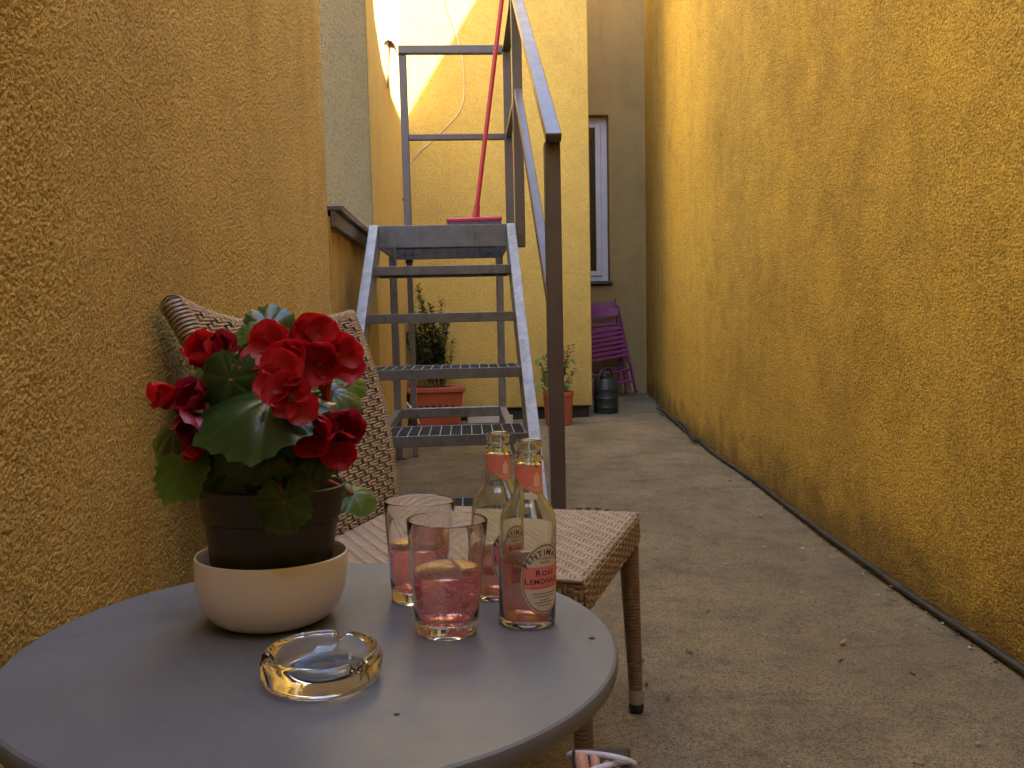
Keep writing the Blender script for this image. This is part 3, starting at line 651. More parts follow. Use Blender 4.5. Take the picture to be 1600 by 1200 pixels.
def stalk(base, top, bow, n_leaf, L, W, stems, leaves, r0=0.006, start=0.25, rng=R, up=0.5):
    base = Vector(base); top = Vector(top); side = Vector((rng.uniform(-1, 1), rng.uniform(-1, 1), 0)) * bow
    f = lambda t: base.lerp(top, t) + side * (4 * t * (1 - t))
    stems.tube([f(t) for t in (0, .2, .4, .6, .8, 1)], [r0 * (1 - 0.8 * t) for t in (0, .2, .4, .6, .8, 1)], 5)
    for k in range(n_leaf):
        t = start + (1 - start) * (k + rng.random()) / n_leaf
        a = k * 2.4 + rng.uniform(-.5, .5)
        d = Vector((cos(a), sin(a), rng.uniform(up - 0.4, up + 0.4)))
        leafquad(leaves, f(min(t, 1)), d, Vector((0, 0, 1)), L * rng.uniform(.7, 1.25) * (1.15 - 0.4 * t), W * rng.uniform(.7, 1.2), rng.uniform(0, .4))
R2 = random.Random(3)
for (px, top, n_) in ((652, 445, 60), (660, 470, 46), (672, 478, 54), (690, 468, 30), (700, 505, 50), (640, 500, 55), (634, 520, 50), (668, 520, 50), (683, 515, 46), (656, 500, 55), (678, 540, 40), (647, 545, 44), (708, 530, 18), (664, 492, 44), (644, 470, 40), (676, 500, 44), (695, 500, 40), (650, 520, 44), (688, 545, 40)):
    T = at(px, top, 6.28 + R2.uniform(-.06, .06)); b = Vector((PC[0] + 0.02 + (T.x - PC[0]) * 0.28 + R2.uniform(-.03, .03), PC[1] + R2.uniform(-.04, .04), 0.30))
    stalk(b, T, 0.03, int(n_ * 2.6), 0.058, 0.028, stm, fol, 0.006, 0.22, R2)
stm.build('stems', 'twig', pl, 60)
o = fol.build('foliage', 'shrub_leaf', pl, 60, fix=False); o['kind'] = 'stuff'

pr = thing('potted_plant', 'round terracotta pot with a half withered plant by the back wall', 'plant', (0.72, 6.12, 0))
PX, PY = 0.722, 6.16
MB().lathe([(0.0, 0.004), (0.102, 0.0), (0.108, 0.006), (0.119, 0.235), (0.124, 0.238), (0.124, 0.268), (0.120, 0.272), (0.113, 0.268), (0.110, 0.22), (0.0, 0.22)], 40, (PX, PY, 0)).build('pot', 'terracotta', pr, 40)
MB().lathe([(0.0, 0.236), (0.05, 0.232), (0.108, 0.226)], 24, (PX, PY, 0)).build('soil', 'soil', pr, 60, fix=False)
stm = MB(); f1 = MB(); f2 = MB(); R3 = random.Random(11)
for (px, top, dry) in ((840, 560, .8), (848, 572, .3), (855, 548, .7), (862, 556, .4), (880, 545, .85), (888, 538, .95), (896, 540, .95), (884, 570, .4), (870, 580, .3), (842, 590, .5), (898, 575, .9), (893, 596, .9)):
    T = at(px, top, PY + R3.uniform(-.06, .06)); b = Vector((PX + R3.uniform(-.03, .03), PY + R3.uniform(-.03, .03), 0.235))
    stalk(b, T, 0.03, 20, 0.05, 0.025, stm, f2 if R3.random() < dry else f1, 0.0045, 0.4, R3, 0.2)
for k in range(34):
    px = R3.choice((845, 852, 858, 880, 884, 878)) + R3.uniform(-7, 7); P = at(px, R3.uniform(555, 605), PY + R3.uniform(-.05, .03))
    leafquad(f1, P, Vector((R3.uniform(-1, 1), R3.uniform(-1, .3), R3.uniform(-.8, .3))), Vector((0, -.6, .8)), R3.uniform(.04, .07), R3.uniform(.03, .045), .3)
stm.build('stems', 'twig', pr, 60)
o = f1.build('green_leaves', 'green_leaf', pr, 60, fix=False); o['kind'] = 'stuff'
o = f2.build('dry_leaves', 'dry_leaf', pr, 60, fix=False); o['kind'] = 'stuff'

o = MB().box((-0.02, 6.36, 0.0), (0.36, 6.40, 0.06), 0.003).build('board', 'board'); tag(o, 'white board lying on the floor behind the stairs beside the planter', 'board')

# ================================================================ WATERING CAN
CX, CYY = 1.235, 6.83
wc = thing('watering_can', 'dark plastic watering can standing at the corner of the yellow building', 'watering can', (CX, CYY, 0))
MB().lathe([(0.0, 0.0), (0.104, 0.0), (0.110, 0.008), (0.110, 0.05), (0.113, 0.055), (0.110, 0.06), (0.109, 0.13), (0.112, 0.135), (0.109, 0.14), (0.108, 0.215), (0.111, 0.22), (0.108, 0.225), (0.107, 0.295), (0.1, 0.308), (0.03, 0.312), (0.03, 0.306), (0.0, 0.306)], 40, (CX, CYY, 0)).build('body', 'can', wc, 35)
MB().tube(smoothpath([(CX - 0.085, CYY - 0.075, 0.20), (CX - 0.082, CYY - 0.085, 0.30), (CX - 0.05, CYY - 0.06, 0.375), (CX + 0.02, CYY, 0.40), (CX + 0.06, CYY + 0.04, 0.375), (CX + 0.075, CYY + 0.06, 0.30)], 6), 0.0125, 10).build('handle', 'can', wc, 60)
MB().tube(smoothpath([(CX + 0.02, CYY + 0.1, 0.06), (CX + 0.03, CYY + 0.18, 0.14), (CX + 0.04, CYY + 0.27, 0.30), (CX + 0.045, CYY + 0.31, 0.38)], 6), [0.028] * 7 + [0.022] * 6 + [0.017] * 6, 12).build('spout', 'can', wc, 60)
MB().lathe([(0.028, 0.0), (0.032, 0.0), (0.032, 0.02), (0.028, 0.02)], 24, (CX - 0.03, CYY, 0.305)).build('filler_rim', 'can', wc, 60)

# ================================================================ PURPLE FOLDING CHAIRS
def folding_chair(label):
    t = thing('folding_chair', label, 'chair', (0, 0, 0), 0, 'folded purple chairs leaning by the window')
    WI = 0.23
    for s in (-1, 1):
        MB().bar((s * WI, 0, 0.0), (s * WI, 0, 1.0), 0.022, 0.038, (0, 1, 0), 0.004).build('side_rail', 'purple', t, world=False)
    for k, (z, hh) in enumerate(((0.93, 0.085),)):
        mb = MB(); n = 10; pts = []
        for i in range(n + 1):
            u = -1 + 2 * i / n; pts.append((u * (WI - 0.012), -0.012 + 0.02 * (1 - u * u), z + 0.012 * (1 - u * u)))
        for i in range(n): mb.bar(pts[i], pts[i + 1], 0.014, hh, (0, 0, 1), 0.0)
        mb.build('back_slat', 'purple', t, world=False)
    for k in range(7):
        z = 0.74 - 0.052 * k
        MB().box((-WI + 0.02, -0.045 - 0.003 * k, z - 0.02), (WI - 0.02, -0.027 - 0.003 * k, z + 0.017), 0.004).build('seat_slat', 'purple', t, world=False)
    for s in (-1, 1):
        MB().bar((s * (WI - 0.035), -0.02, 0.77), (s * (WI - 0.03), -0.05, 0.34), 0.018, 0.03, (0, 1, 0), 0.003).build('seat_rail', 'purple', t, world=False)
        MB().bar((s * (WI - 0.03), 0.035, 0.02), (s * (WI - 0.03), 0.02, 0.72), 0.02, 0.034, (0, 1, 0), 0.003).build('rear_leg', 'bare_wood', t, world=False)
    for z in (0.27, 0.14):
        MB().bar((-WI + 0.012, 0, z), (WI - 0.012, 0, z), 0.02, 0.024, (0, 0, 1), 0.003).build('rung', 'purple', t, world=False)
    for s in (-1, 1):
        MB().box((s * WI - 0.014, -0.022, -0.004), (s * WI + 0.014, 0.022, 0.02), 0.003).build('foot_cap', 'black', t, world=False)
    return t
fc = folding_chair('purple slatted wooden chair folded up, front one of the leaning pair')
fc.location = (1.565, 8.07, 0.01); fc.rotation_euler = (radians(-13), radians(-8.5), radians(4)); fc.scale = (1, 1, 0.97)
fc2 = copy_tree(fc); fc2['label'] = 'purple slatted wooden chair folded up, rear one against the window wall'
fc2.location = (1.475, 8.2, 0.01); fc2.rotation_euler = (radians(-9.5), radians(-5), radians(-3)); fc2.scale = (1, 1, 1.04)

# ================================================================ FLOOR THINGS
hp = []; R4 = random.Random(5)
for k, y in enumerate(np.arange(0.6, 6.75, 0.16)):
    off = 0.016 + 0.012 * (1 + noise.noise((y * 1.2, 0, 3)))
    hp.append((rxs(y) - off, y, 0.009 + (0.006 * (1 + noise.noise((y * 2.5, 2, 0))))))
o = MB().tube(smoothpath(hp, 4), [0.0105 + 0.002 * noise.noise((k * 0.31, 1, 2)) for k in range(4 * (len(hp) - 1) + 1)], 8).build('ground_cable', 'hose', smooth=60); tag(o, 'black cable lying along the foot of the long ochre wall', 'cable')
o = MB().tube(smoothpath([(rxs(y) - 0.045 - 0.03 * sin(y * 3), y, 0.03 + 0.01 * sin(y * 7)) for y in np.arange(5.0, 6.9, 0.15)], 4), 0.010, 8).build('old_hose', 'iron', smooth=60); tag(o, 'old grey hose stub bunched at the far end of the black cable', 'hose')
o = MB().add([(1.70, 6.60, 0), (1.745, 6.62, 0), (1.73, 6.66, 0), (1.733, 6.625, 0.09)], [(0, 1, 2), (0, 1, 3), (1, 2, 3), (2, 0, 3)]).build('tile_shard', 'terracotta'); tag(o, 'small red shard standing against the foot of the long wall', 'shard')
# drain
dr = thing('drain_cover', 'round cast iron drain cover in the floor beside the stairs', 'drain', (0.50, 3.22, 0))
dm = MB().lathe([(0.0, 0.002), (0.17, 0.002), (0.17, 0.010), (0.155, 0.010), (0.152, 0.006), (0.0, 0.006)], 48, (0.50, 3.22, 0.002)); dm.build('cover_plate', 'plinth', dr, 40)
for k in range(20):
    a = 2 * pi * k / 20; MB().bar((0.50 + 0.07 * cos(a), 3.22 + 0.07 * sin(a), 0.011), (0.50 + 0.15 * cos(a), 3.22 + 0.15 * sin(a), 0.011), 0.017, 0.007, b=0.001).build('grate_bar', 'concrete', dr)
MB().lathe([(0.15, 0.006), (0.15, 0.0135), (0.175, 0.0135), (0.18, 0.004)], 48, (0.50, 3.22, 0.002)).build('frame_ring', 'concrete', dr, 40)
# litter
db = MB(); db2 = MB(); db3 = MB()
for k in range(230):
    y = R4.uniform(0.6, 7.6) if k % 3 else R4.uniform(1.0, 3.5); x = R4.uniform(-0.5, rxs(y) - 0.02)
    if R4.random() < 0.4: x = rxs(y) - abs(R4.gauss(0, 0.1)) - 0.02
    s = R4.uniform(0.002, 0.006); t = R4.random(); m = Matrix.Translation((x, y, s * 0.4 + 0.002)) @ Matrix.Rotation(R4.uniform(0, 6), 4, 'Z') @ Matrix.Rotation(R4.uniform(-.3, .3), 4, 'X')
    tgt = db if t < .6 else db2
    if t < 0.5: tgt.box((-s * 1.8, -s * .6, -s * .2), (s * 1.8, s * .6, s * .2), s * .1, m)
    else: tgt.box((-s, -s * .8, -s * .6), (s, s * .8, s * .6), s * .4, m)
for k in range(900):
    y = R4.uniform(1.2, 7.5); x = rxs(y) - 0.006 - abs(R4.gauss(0, 0.018)); s = R4.uniform(0.0015, 0.005)
    (db if R4.random() < 0.85 else db2).box((-s, -s * .8, -s * .5), (s, s * .8, s * .5), s * .35, Matrix.Translation((x, y, s * .4 + 0.002)) @ Matrix.Rotation(R4.uniform(0, 6), 4, 'Z'))
M['debris'] = simple('dark_litter', (0.05, 0.035, 0.025), (0.09, 0.06, 0.04), 40, 0.8); M['chips'] = simple('pale_chips', (0.42, 0.38, 0.31), (0.32, 0.28, 0.22), 40, 0.8)
o = db.build('litter', 'debris'); tag(o, 'dark bits of dead leaf scattered over the concrete', 'litter', kind='stuff')
o = db2.build('stone_chips', 'chips'); tag(o, 'pale stone chips scattered over the concrete', 'chips', kind='stuff')
for px, py, L, W in ((1312, 1006, 0.03, 0.012), (1252, 857, 0.014, 0.012)):
    P = at(px, py, 1); d = P - Vector((0, 0, H)); P = Vector((0, 0, H)) + d * ((0.006 - H) / d.z)
    lf = MB(); leafquad(lf, P, Vector((1, .6, 0.05)), Vector((0, 0, 1)), L, W, -0.2)
    o = lf.build('fallen_leaf', 'chips' if py < 900 else M['dry_tan'], fix=False); so_ = o.modifiers.new('s', 'SOLIDIFY'); so_.thickness = 0.0015
    tag(o, 'pale round fallen petal on the concrete' if py < 900 else 'curled tan fallen leaf lying alone on the concrete', 'leaf')

# ================================================================ ROUND TABLE
HT = 0.55; TX, TY, TR = -0.1541, 0.7888, 0.3017
# the little table stands a touch out of level on the sloping yard, and so does everything on it
SLX, SLY = 0.0338, 0.0638
TILT = Vector((0, 0, 1)).rotation_difference(Vector((SLX, SLY, 1)).normalized())
def tz(x, y): return HT - SLX * (x - TX) - SLY * (y - TY)
def tilt_about(o, c, parent=None):
    m = Matrix.Translation(c) @ TILT.to_matrix().to_4x4() @ Matrix.Translation(-Vector(c))
    if parent is None: o.matrix_world = m
    else: o.matrix_parent_inverse = world_of(parent).inverted() @ m
def tilt_thing(t, rotz):
    t.rotation_mode = 'XYZ'; t.rotation_euler = (TILT.to_matrix() @ Matrix.Rotation(rotz, 3, 'Z')).to_euler('XYZ')
def level_drink(o, level, rotz):
    a, b = SLX * cos(rotz) + SLY * sin(rotz), -SLX * sin(rotz) + SLY * cos(rotz)
    for v in o.data.vertices:
        if v.co.z > level - 0.003: v.co.z += a * v.co.x + b * v.co.y
tb = thing('round_table', 'round grey topped bistro table between the wicker seats', 'table', (TX, TY, 0))
MB().lathe([(0.0, -0.018), (TR - 0.006, -0.018), (TR - 0.001, -0.016), (TR, -0.012), (TR, -0.005), (TR - 0.0015, -0.0015), (TR - 0.004, 0.0), (0.0, 0.0)], 128, (TX, TY, HT)).build('table_top', 'table_top', tb, 30)
MB().lathe([(0.0, -0.05), (0.19, -0.05), (0.2, -0.019), (0.0, -0.019)], 48, (TX, TY, HT)).build('apron', 'wicker_dark', tb, 30)
for o in tb.children: tilt_about(o, (TX, TY, HT), tb)
def wrapped(mb, p, q, r0, r1, pitch=0.008, n=14, amp=0.0014):
    p = Vector(p); q = Vector(q); L = (q - p).length; k = int(L / pitch) * 4; pts = []; rr = []
    for i in range(k + 1):
        t = i / k; pts.append(p.lerp(q, t)); rr.append(r0 + (r1 - r0) * t + amp * abs(sin(pi * t * k / 4)))
    return mb.tube(pts, rr, n)
for a in (60, 150, 240, 330):
    ca, sa = cos(radians(a)), sin(radians(a))
    wrapped(MB(), (TX + 0.15 * ca, TY + 0.15 * sa, HT - 0.05), (TX + 0.19 * ca, TY + 0.19 * sa, 0.004), 0.017, 0.015).build('leg', 'wicker_leg', tb, 80)

# ================================================================ CREAM BOWL + BEGONIA
BXc, BYc = -0.2268, 0.8449; BZ0 = tz(BXc, BYc)
bp = [(0.0, 0.0), (0.050, 0.0), (0.055, 0.002), (0.065, 0.008), (0.0745, 0.020), (0.0795, 0.036), (0.0815, 0.053), (0.0822, 0.072), (0.0818, 0.0755), (0.080, 0.0762), (0.0790, 0.075), (0.0785, 0.055), (0.0765, 0.037), (0.0715, 0.022), (0.062, 0.011), (0.050, 0.006), (0.0, 0.0055)]
o = MB().lathe(bp, 96, (BXc, BYc, BZ0 + 0.0005)).build('planter_bowl', 'bowl', smooth=40); tilt_about(o, (BXc, BYc, BZ0)); tag(o, 'round cream bowl holding the dark pot of the red begonia', 'bowl')
PZ = BZ0 + 0.0075
bg_ = thing('potted_begonia', 'red flowering begonia in a dark nursery pot set in a cream bowl', 'plant', (BXc, BYc, PZ))
MB().lathe([(0.0, 0.0), (0.054, 0.0), (0.057, 0.003), (0.0715, 0.108), (0.0745, 0.110), (0.0785, 0.140), (0.0795, 0.144), (0.0775, 0.1455), (0.0755, 0.143), (0.071, 0.11), (0.068, 0.105), (0.0, 0.105)], 72, (BXc, BYc, PZ)).build('pot', 'pot_grey', bg_, 40)
tilt_about(bg_.children[0], (BXc, BYc, BZ0), bg_)
so1 = MB(); so1.lathe([(0.0, 0.127)] + [(0.0735 * k / 8, 0.126 + 0.003 * sin(k * 2.1)) for k in range(1, 9)], 36, (BXc, BYc, PZ)); tilt_about(so1.build('soil', 'soil', bg_, 60, fix=False), (BXc, BYc, BZ0), bg_)

def orient(c, nrm, tip):
    n = Vector(nrm).normalized(); t = Vector(tip); t = (t - n * t.dot(n)).normalized(); s = t.cross(n)
    return Matrix(((s.x, t.x, n.x, c[0]), (s.y, t.y, n.y, c[1]), (s.z, t.z, n.z, c[2]), (0, 0, 0, 1)))
def begonia_leaf(size, rng, droop=0.3, wav=1.0):
    """lobed, toothed, lopsided leaf in the xy plane, stalk end at the origin's side, tip along +y"""
    m = MB(); NR, NA = 9, 84; veins = 7; ph = rng.uniform(0, 6)
    m.v.append((0, 0, 0))
    for i in range(1, NR + 1):
        f = i / NR
        for k in range(NA):
            a = 2 * pi * k / NA               # a = 0 at the tip
            side = 1.12 if a < pi else 0.92
            r = 0.5 * (1 + 0.12 * cos(a)) * side ** abs(sin(a))
            notch = math.exp(-((a - pi) / 0.22) ** 2); r *= 1 - 0.62 * notch
            r *= 1 + 0.035 * sin(veins * a + ph) + (0.06 * (1 if k % 4 == 0 else (0.2 if k % 4 == 1 else -0.5)) if i == NR else 0)
            r *= f * size
            x, y = r * sin(a), r * cos(a)
            vein = abs(sin(veins * a / 2 + 0.3)) ** 0.5
            z = 0.022 * size * vein * f * 2 - droop * size * f * f * (0.45 + 0.25 * cos(a)) + wav * 0.03 * size * sin(3 * a + ph) * f * f
            m.v.append((x, y, z))
    m.vein = [1.0]
    for i in range(1, NR + 1):
        for k in range(NA):
            a = 2 * pi * k / NA; dd = abs((veins * a / 2 + 0.3 + pi / 2) % pi - pi / 2) / (veins / 2); f = i / NR
            m.vein.append(max(math.exp(-(dd * f / 0.035) ** 2) * (1 - 0.5 * f), 0.75 * max(0, f - 0.86) / 0.14))
    for k in range(NA): m.f.append((0, 1 + k, 1 + (k + 1) % NA))
    for i in range(NR - 1):
        for k in range(NA):
            a = 1 + i * NA + k; b = 1 + i * NA + (k + 1) % NA
            m.f.append((a, a + NA, b + NA, b))
    return m
RB = random.Random(21); stb = MB()
def put_leaf(px, py, Y, size, nrm, tip, mat='leaf', droop=0.3):
    c = at(px, py, Y) if px is not None else Vector(py)
    m = begonia_leaf(size, RB, droop); T = orient(c, nrm, tip); m.v = [tuple(T @ Vector(v)) for v in m.v]
    lo_ = m.build('leaf', mat, bg_, 70, fix=False); at_ = lo_.data.attributes.new('vein', 'FLOAT', 'POINT'); at_.data.foreach_set('value', m.vein)
    mid = Vector((BXc, BYc, PZ + 0.135)).lerp(c, 0.5) + Vector((0, 0, 0.02))
    stb.tube(smoothpath([(BXc + RB.uniform(-.03, .03), BYc + RB.uniform(-.03, .03), PZ + 0.125), mid, c], 4), 0.0028, 5)
put_leaf(425, 622, 0.772, 0.135, (0.04, -0.46, 0.9), (-0.75, -0.35, -0.35), 'leaf', 0.35)
put_leaf(372, 562, 0.86, 0.080, (-0.15, -0.35, 0.9), (0.5, 0.3, 0.1), 'leaf')
put_leaf(420, 512, 0.90, 0.060, (0.3, -0.8, 0.4), (-0.3, 0.2, 0.9), 'leaf')
put_leaf(388, 524, 0.885, 0.042, (-0.2, -0.8, 0.5), (-0.4, 0.2, 0.9), 'leaf_light')
put_leaf(340, 590, 0.86, 0.085, (-0.5, -0.5, 0.6), (-0.5, -0.2, 0.5), 'leaf')
put_leaf(285, 725, 0.80, 0.074, (-0.35, -0.75, 0.5), (-0.5, -0.4, -0.75), 'leaf_light', 0.25)
put_leaf(272, 672, 0.82, 0.075, (-0.6, -0.7, 0.35), (-0.3, -0.2, -0.8), 'leaf', 0.25)
put_leaf(250, 700, 0.84, 0.040, (-0.6, -0.7, 0.2), (-0.5, 0, -0.9), 'leaf_light', 0.3)
put_leaf(330, 700, 0.80, 0.06, (-0.2, -0.9, 0.3), (-0.3, -0.2, -0.9), 'leaf', 0.25)
put_leaf(445, 785, 0.757, 0.056, (0.05, -0.95, 0.25), (0.1, -0.2, -0.95), 'leaf', 0.15)
put_leaf(360, 735, 0.80, 0.075, (-0.2, -0.85, 0.3), (-0.3, -0.2, -0.9), 'leaf', 0.2)
put_leaf(552, 772, 0.87, 0.050, (0.25, -0.45, 0.85), (0.95, -0.1, -0.25), 'leaf_light', 0.3)
put_leaf(520, 612, 0.885, 0.062, (0.25, -0.5, 0.8), (0.7, 0.1, -0.2), 'leaf')
put_leaf(540, 632, 0.90, 0.045, (0.5, -0.6, 0.5), (0.8, 0, 0.2), 'leaf')
put_leaf(545, 600, 0.91, 0.040, (0.4, -0.6, 0.5), (0.6, 0, 0.7), 'leaf_light')
put_leaf(500, 690, 0.80, 0.065, (0.25, -0.7, 0.6), (0.5, -0.3, -0.7), 'leaf', 0.3)
put_leaf(415, 690, 0.785, 0.075, (0.0, -0.8, 0.5), (0.1, -0.3, -0.9), 'leaf', 0.3)
put_leaf(470, 720, 0.80, 0.06, (0.2, -0.8, 0.4), (0.3, -0.2, -0.8), 'leaf')
put_leaf(300, 600, 0.85, 0.06, (-0.4, -0.6, 0.6), (-0.6, 0, 0.3), 'leaf')
put_leaf(460, 560, 0.87, 0.085, (0.2, -0.6, 0.7), (0.4, 0, 0.5), 'leaf')
put_leaf(470, 655, 0.80, 0.08, (0.3, -0.8, 0.4), (0.4, -0.2, -0.6), 'leaf')
for k in range(30):
    a = RB.uniform(0, 2 * pi); rr = RB.uniform(0.01, 0.065); z = RB.uniform(0.735, 0.85)
    c = (BXc + rr * cos(a), BYc + rr * sin(a), z)
    put_leaf(None, c, 0, RB.uniform(0.045, 0.075), (cos(a) * .8, sin(a) * .8 - 0.2, RB.uniform(0.2, 0.8)), (cos(a), sin(a), RB.uniform(-.9, .1)), 'leaf', 0.3)
# flowers
def petal(L, W, cup, rng):
    m = MB(); NU, NV = 8, 8
    for j in range(NV + 1):
        t = j / NV; wd = W * (sin(pi * min(1, t * 0.80 + 0.12)) ** 0.55)
        for i in range(NU + 1):
            u = -1 + 2 * i / NU
            z = cup * L * (t * t * 0.9 - 0.15) + 0.28 * W * u * u * (1 - 0.4 * t) + 0.02 * L * sin(5 * u + 7 * t + cup * 9)
            m.v.append((u * wd / 2, L * t - 0.12 * L * u * u * (t ** 3), z))
    for j in range(NV):
        for i in range(NU):
            a = j * (NU + 1) + i; m.f.append((a, a + 1, a + NU + 2, a + NU + 1))
    return m
def flower(px, py, Y, size, axis, npet, mat='petal', spread=0.9, roll=0.0, cup=0.35):
    c = at(px, py, Y); ax = Vector(axis).normalized()
    ctr = MB().lathe([(0.0, -0.004), (0.004, -0.003), (0.005, 0.001), (0.003, 0.005), (0.0, 0.006)], 10)
    T0 = orient(c, ax, (0, 0, 1) if abs(ax.z) < .9 else (1, 0, 0)); ctr.v = [tuple(T0 @ Vector(v)) for v in ctr.v]
    fo = ctr.build('flower', 'bract', bg_, 60)
    for k in range(npet):
        an = roll + 2 * pi * k / npet + RB.uniform(-.2, .2); big = 1.0 if k % 2 == 0 else 0.78
        pm_ = petal(size * 0.66 * big * RB.uniform(.9, 1.1), size * 0.82 * big * RB.uniform(.9, 1.15), cup * RB.uniform(.3, 1.3), RB)
        tilt = Matrix.Rotation(radians(90) * (1 - spread) + RB.uniform(-.15, .25), 4, 'X')
        Tm = T0 @ Matrix.Rotation(an, 4, 'Z') @ Matrix.Translation((0, 0.001, 0.0012 * k)) @ tilt
        pm_.v = [tuple(Tm @ Vector(v)) for v in pm_.v]
        po = pm_.build('petal', mat, fo, 70, fix=False)
    mid = Vector((BXc, BYc, PZ + 0.16)).lerp(c - ax * 0.01, 0.6) + Vector((0, 0, 0.015))
    stb.tube(smoothpath([(BXc + RB.uniform(-.02, .02), BYc + RB.uniform(-.02, .02), PZ + 0.125), mid, c - ax * 0.003], 4), [0.0024] * 9, 5)
flower(430, 548, 0.815, 0.050, (-0.35, -0.85, 0.35), 5, 'petal', 0.8, 0.4)
flower(464, 566, 0.80, 0.046, (-0.2, -0.9, 0.1), 4, 'petal', 0.75, 0.9)
flower(491, 543, 0.825, 0.056, (0.2, -0.7, 0.65), 6, 'petal', 0.7, 0.2)
flower(500, 572, 0.805, 0.044, (0.1, -0.95, 0.1), 5, 'petal', 0.75, 0.6)
flower(528, 556, 0.815, 0.046, (0.6, -0.8, 0.1), 4, 'petal', 0.8, 0.1)
flower(440, 592, 0.752, 0.045, (-0.25, -1, 0.35), 5, 'petal', 0.98, 0.3, 0.2)
flower(456, 622, 0.742, 0.044, (0.1, -1, 0.15), 4, 'petal', 1.0, 0.78, 0.2)
flower(497, 680, 0.770, 0.050, (-0.1, -0.95, 0.1), 5, 'petal', 0.6, 0.2)
flower(530, 672, 0.790, 0.046, (0.5, -0.8, 0.3), 5, 'petal_dark', 0.55, 0.8)
flower(520, 690, 0.780, 0.045, (0.4, -0.8, -0.3), 4, 'petal', 0.6, 0.2)
flower(330, 568, 0.835, 0.052, (-0.2, -0.7, 0.65), 5, 'petal', 0.45, 0.4)
flower(348, 556, 0.845, 0.044, (0.3, -0.7, 0.5), 4, 'petal_dark', 0.5, 0.1)
flower(280, 618, 0.815, 0.044, (-0.6, -0.7, 0.1), 4, 'petal', 0.45, 0.5)
flower(312, 628, 0.805, 0.050, (-0.2, -0.8, 0.3), 5, 'petal_dark', 0.45, 0.9)
flower(322, 660, 0.795, 0.054, (-0.2, -0.9, -0.2), 5, 'petal_dark', 0.5, 0.1)
flower(312, 692, 0.790, 0.036, (-0.3, -0.8, -0.5), 3, 'petal', 0.4, 0.1)
flower(425, 752, 0.80, 0.03, (0, -0.9, 0.1), 3, 'petal_dark', 0.5, 0.1)
flower(508, 722, 0.83, 0.03, (0.5, -0.9, 0.1), 3, 'petal_dark', 0.5, 0.1)
for (a, b, c2) in (((497, 590), (510, 625), (500, 660)), ((505, 580), (490, 600), (475, 590)), ((520, 570), (512, 610), (520, 650)), ((315, 590), (325, 620), (322, 650)), ((338, 570), (360, 574), (378, 576))):
    stb.tube(smoothpath([at(*a, 0.82), at(*b, 0.81), at(*c2, 0.79)], 5), 0.0036, 6)
stb.build('stems', 'bract', bg_, 60)

# ================================================================ GLASSWARE
def tumbler(label, loc, level, seed):
    t = thing('drinking_glass', label, 'glass', loc, 0, 'tumblers of pink drink on the table')
    r0, r1, h, base = 0.0325, 0.0436, 0.121, 0.013; th = 0.0022
    def ro(z): return r0 + (r1 - r0) * (z / h) ** 0.9
    prof = [(0.0, 0.0035), (0.022, 0.003), (0.028, 0.0005), (r0 - 0.002, 0.0), (r0, 0.003)] + [(ro(z), z) for z in np.linspace(0.012, h - 0.002, 8)] + [(ro(h) - 0.0004, h - 0.0004), (ro(h) - th / 2, h), (ro(h) - th + 0.0002, h - 0.0006)]
    inner = [(ro(z) - th, z) for z in np.linspace(h - 0.003, base + 0.005, 8)] + [(ro(base) - th - 0.0012, base + 0.0014), (ro(base) - th - 0.005, base), (0.0, base - 0.001)]
    MB().lathe(prof + inner, 72).build('glass_body', 'glass', t, 40, world=False)
    def li(z): return ro(z) - th - 0.00025
    liq = [(0.0, base - 0.0005), (li(base) - 0.0052, base + 0.0005), (li(base) - 0.0012, base + 0.0020)] + [(li(z), z) for z in np.linspace(base + 0.006, level - 0.0045, 6)] + [(li(level), level + 0.0006), (li(level) - 0.0016, level), (0.0, level - 0.0002)]
    level_drink(MB().lathe(liq, 72).build('drink', 'lemonade', t, 40, world=False), level, 0.0); tilt_thing(t, 0.0)
    rg = random.Random(seed); bb_ = MB()
    ico = bmesh.new(); bmesh.ops.create_icosphere(ico, subdivisions=1, radius=1); iv = [v.co.copy() for v in ico.verts]; fi = [tuple(v.index for v in f.verts) for f in ico.faces]; ico.free()
    for k in range(330):
        z = base + 0.002 + (level - base - 0.004) * rg.random() ** 1.25; a = rg.uniform(0, 2 * pi); rb = rg.uniform(0.0004, 0.0012)
        rr = li(z) - rb - 0.0003
        if rg.random() < 0.15: rr *= rg.random() ** .5
        bb_.add(iv, fi, Matrix.Translation((rr * cos(a), rr * sin(a), z)) @ Matrix.Scale(rb, 4))
    o = bb_.build('bubbles', 'bubble', t, 80, world=False); o['kind'] = 'stuff'
    return t
tumbler('tumbler half full of fizzy pink drink standing before the other tumbler', (-0.0314, 0.7983, tz(-0.0314, 0.7983) + 0.0005), 0.066, 1)
tumbler('tumbler of pink drink between the begonia and the rear bottle', (-0.0682, 0.9143, tz(-0.0682, 0.9143) + 0.0005), 0.067, 2)

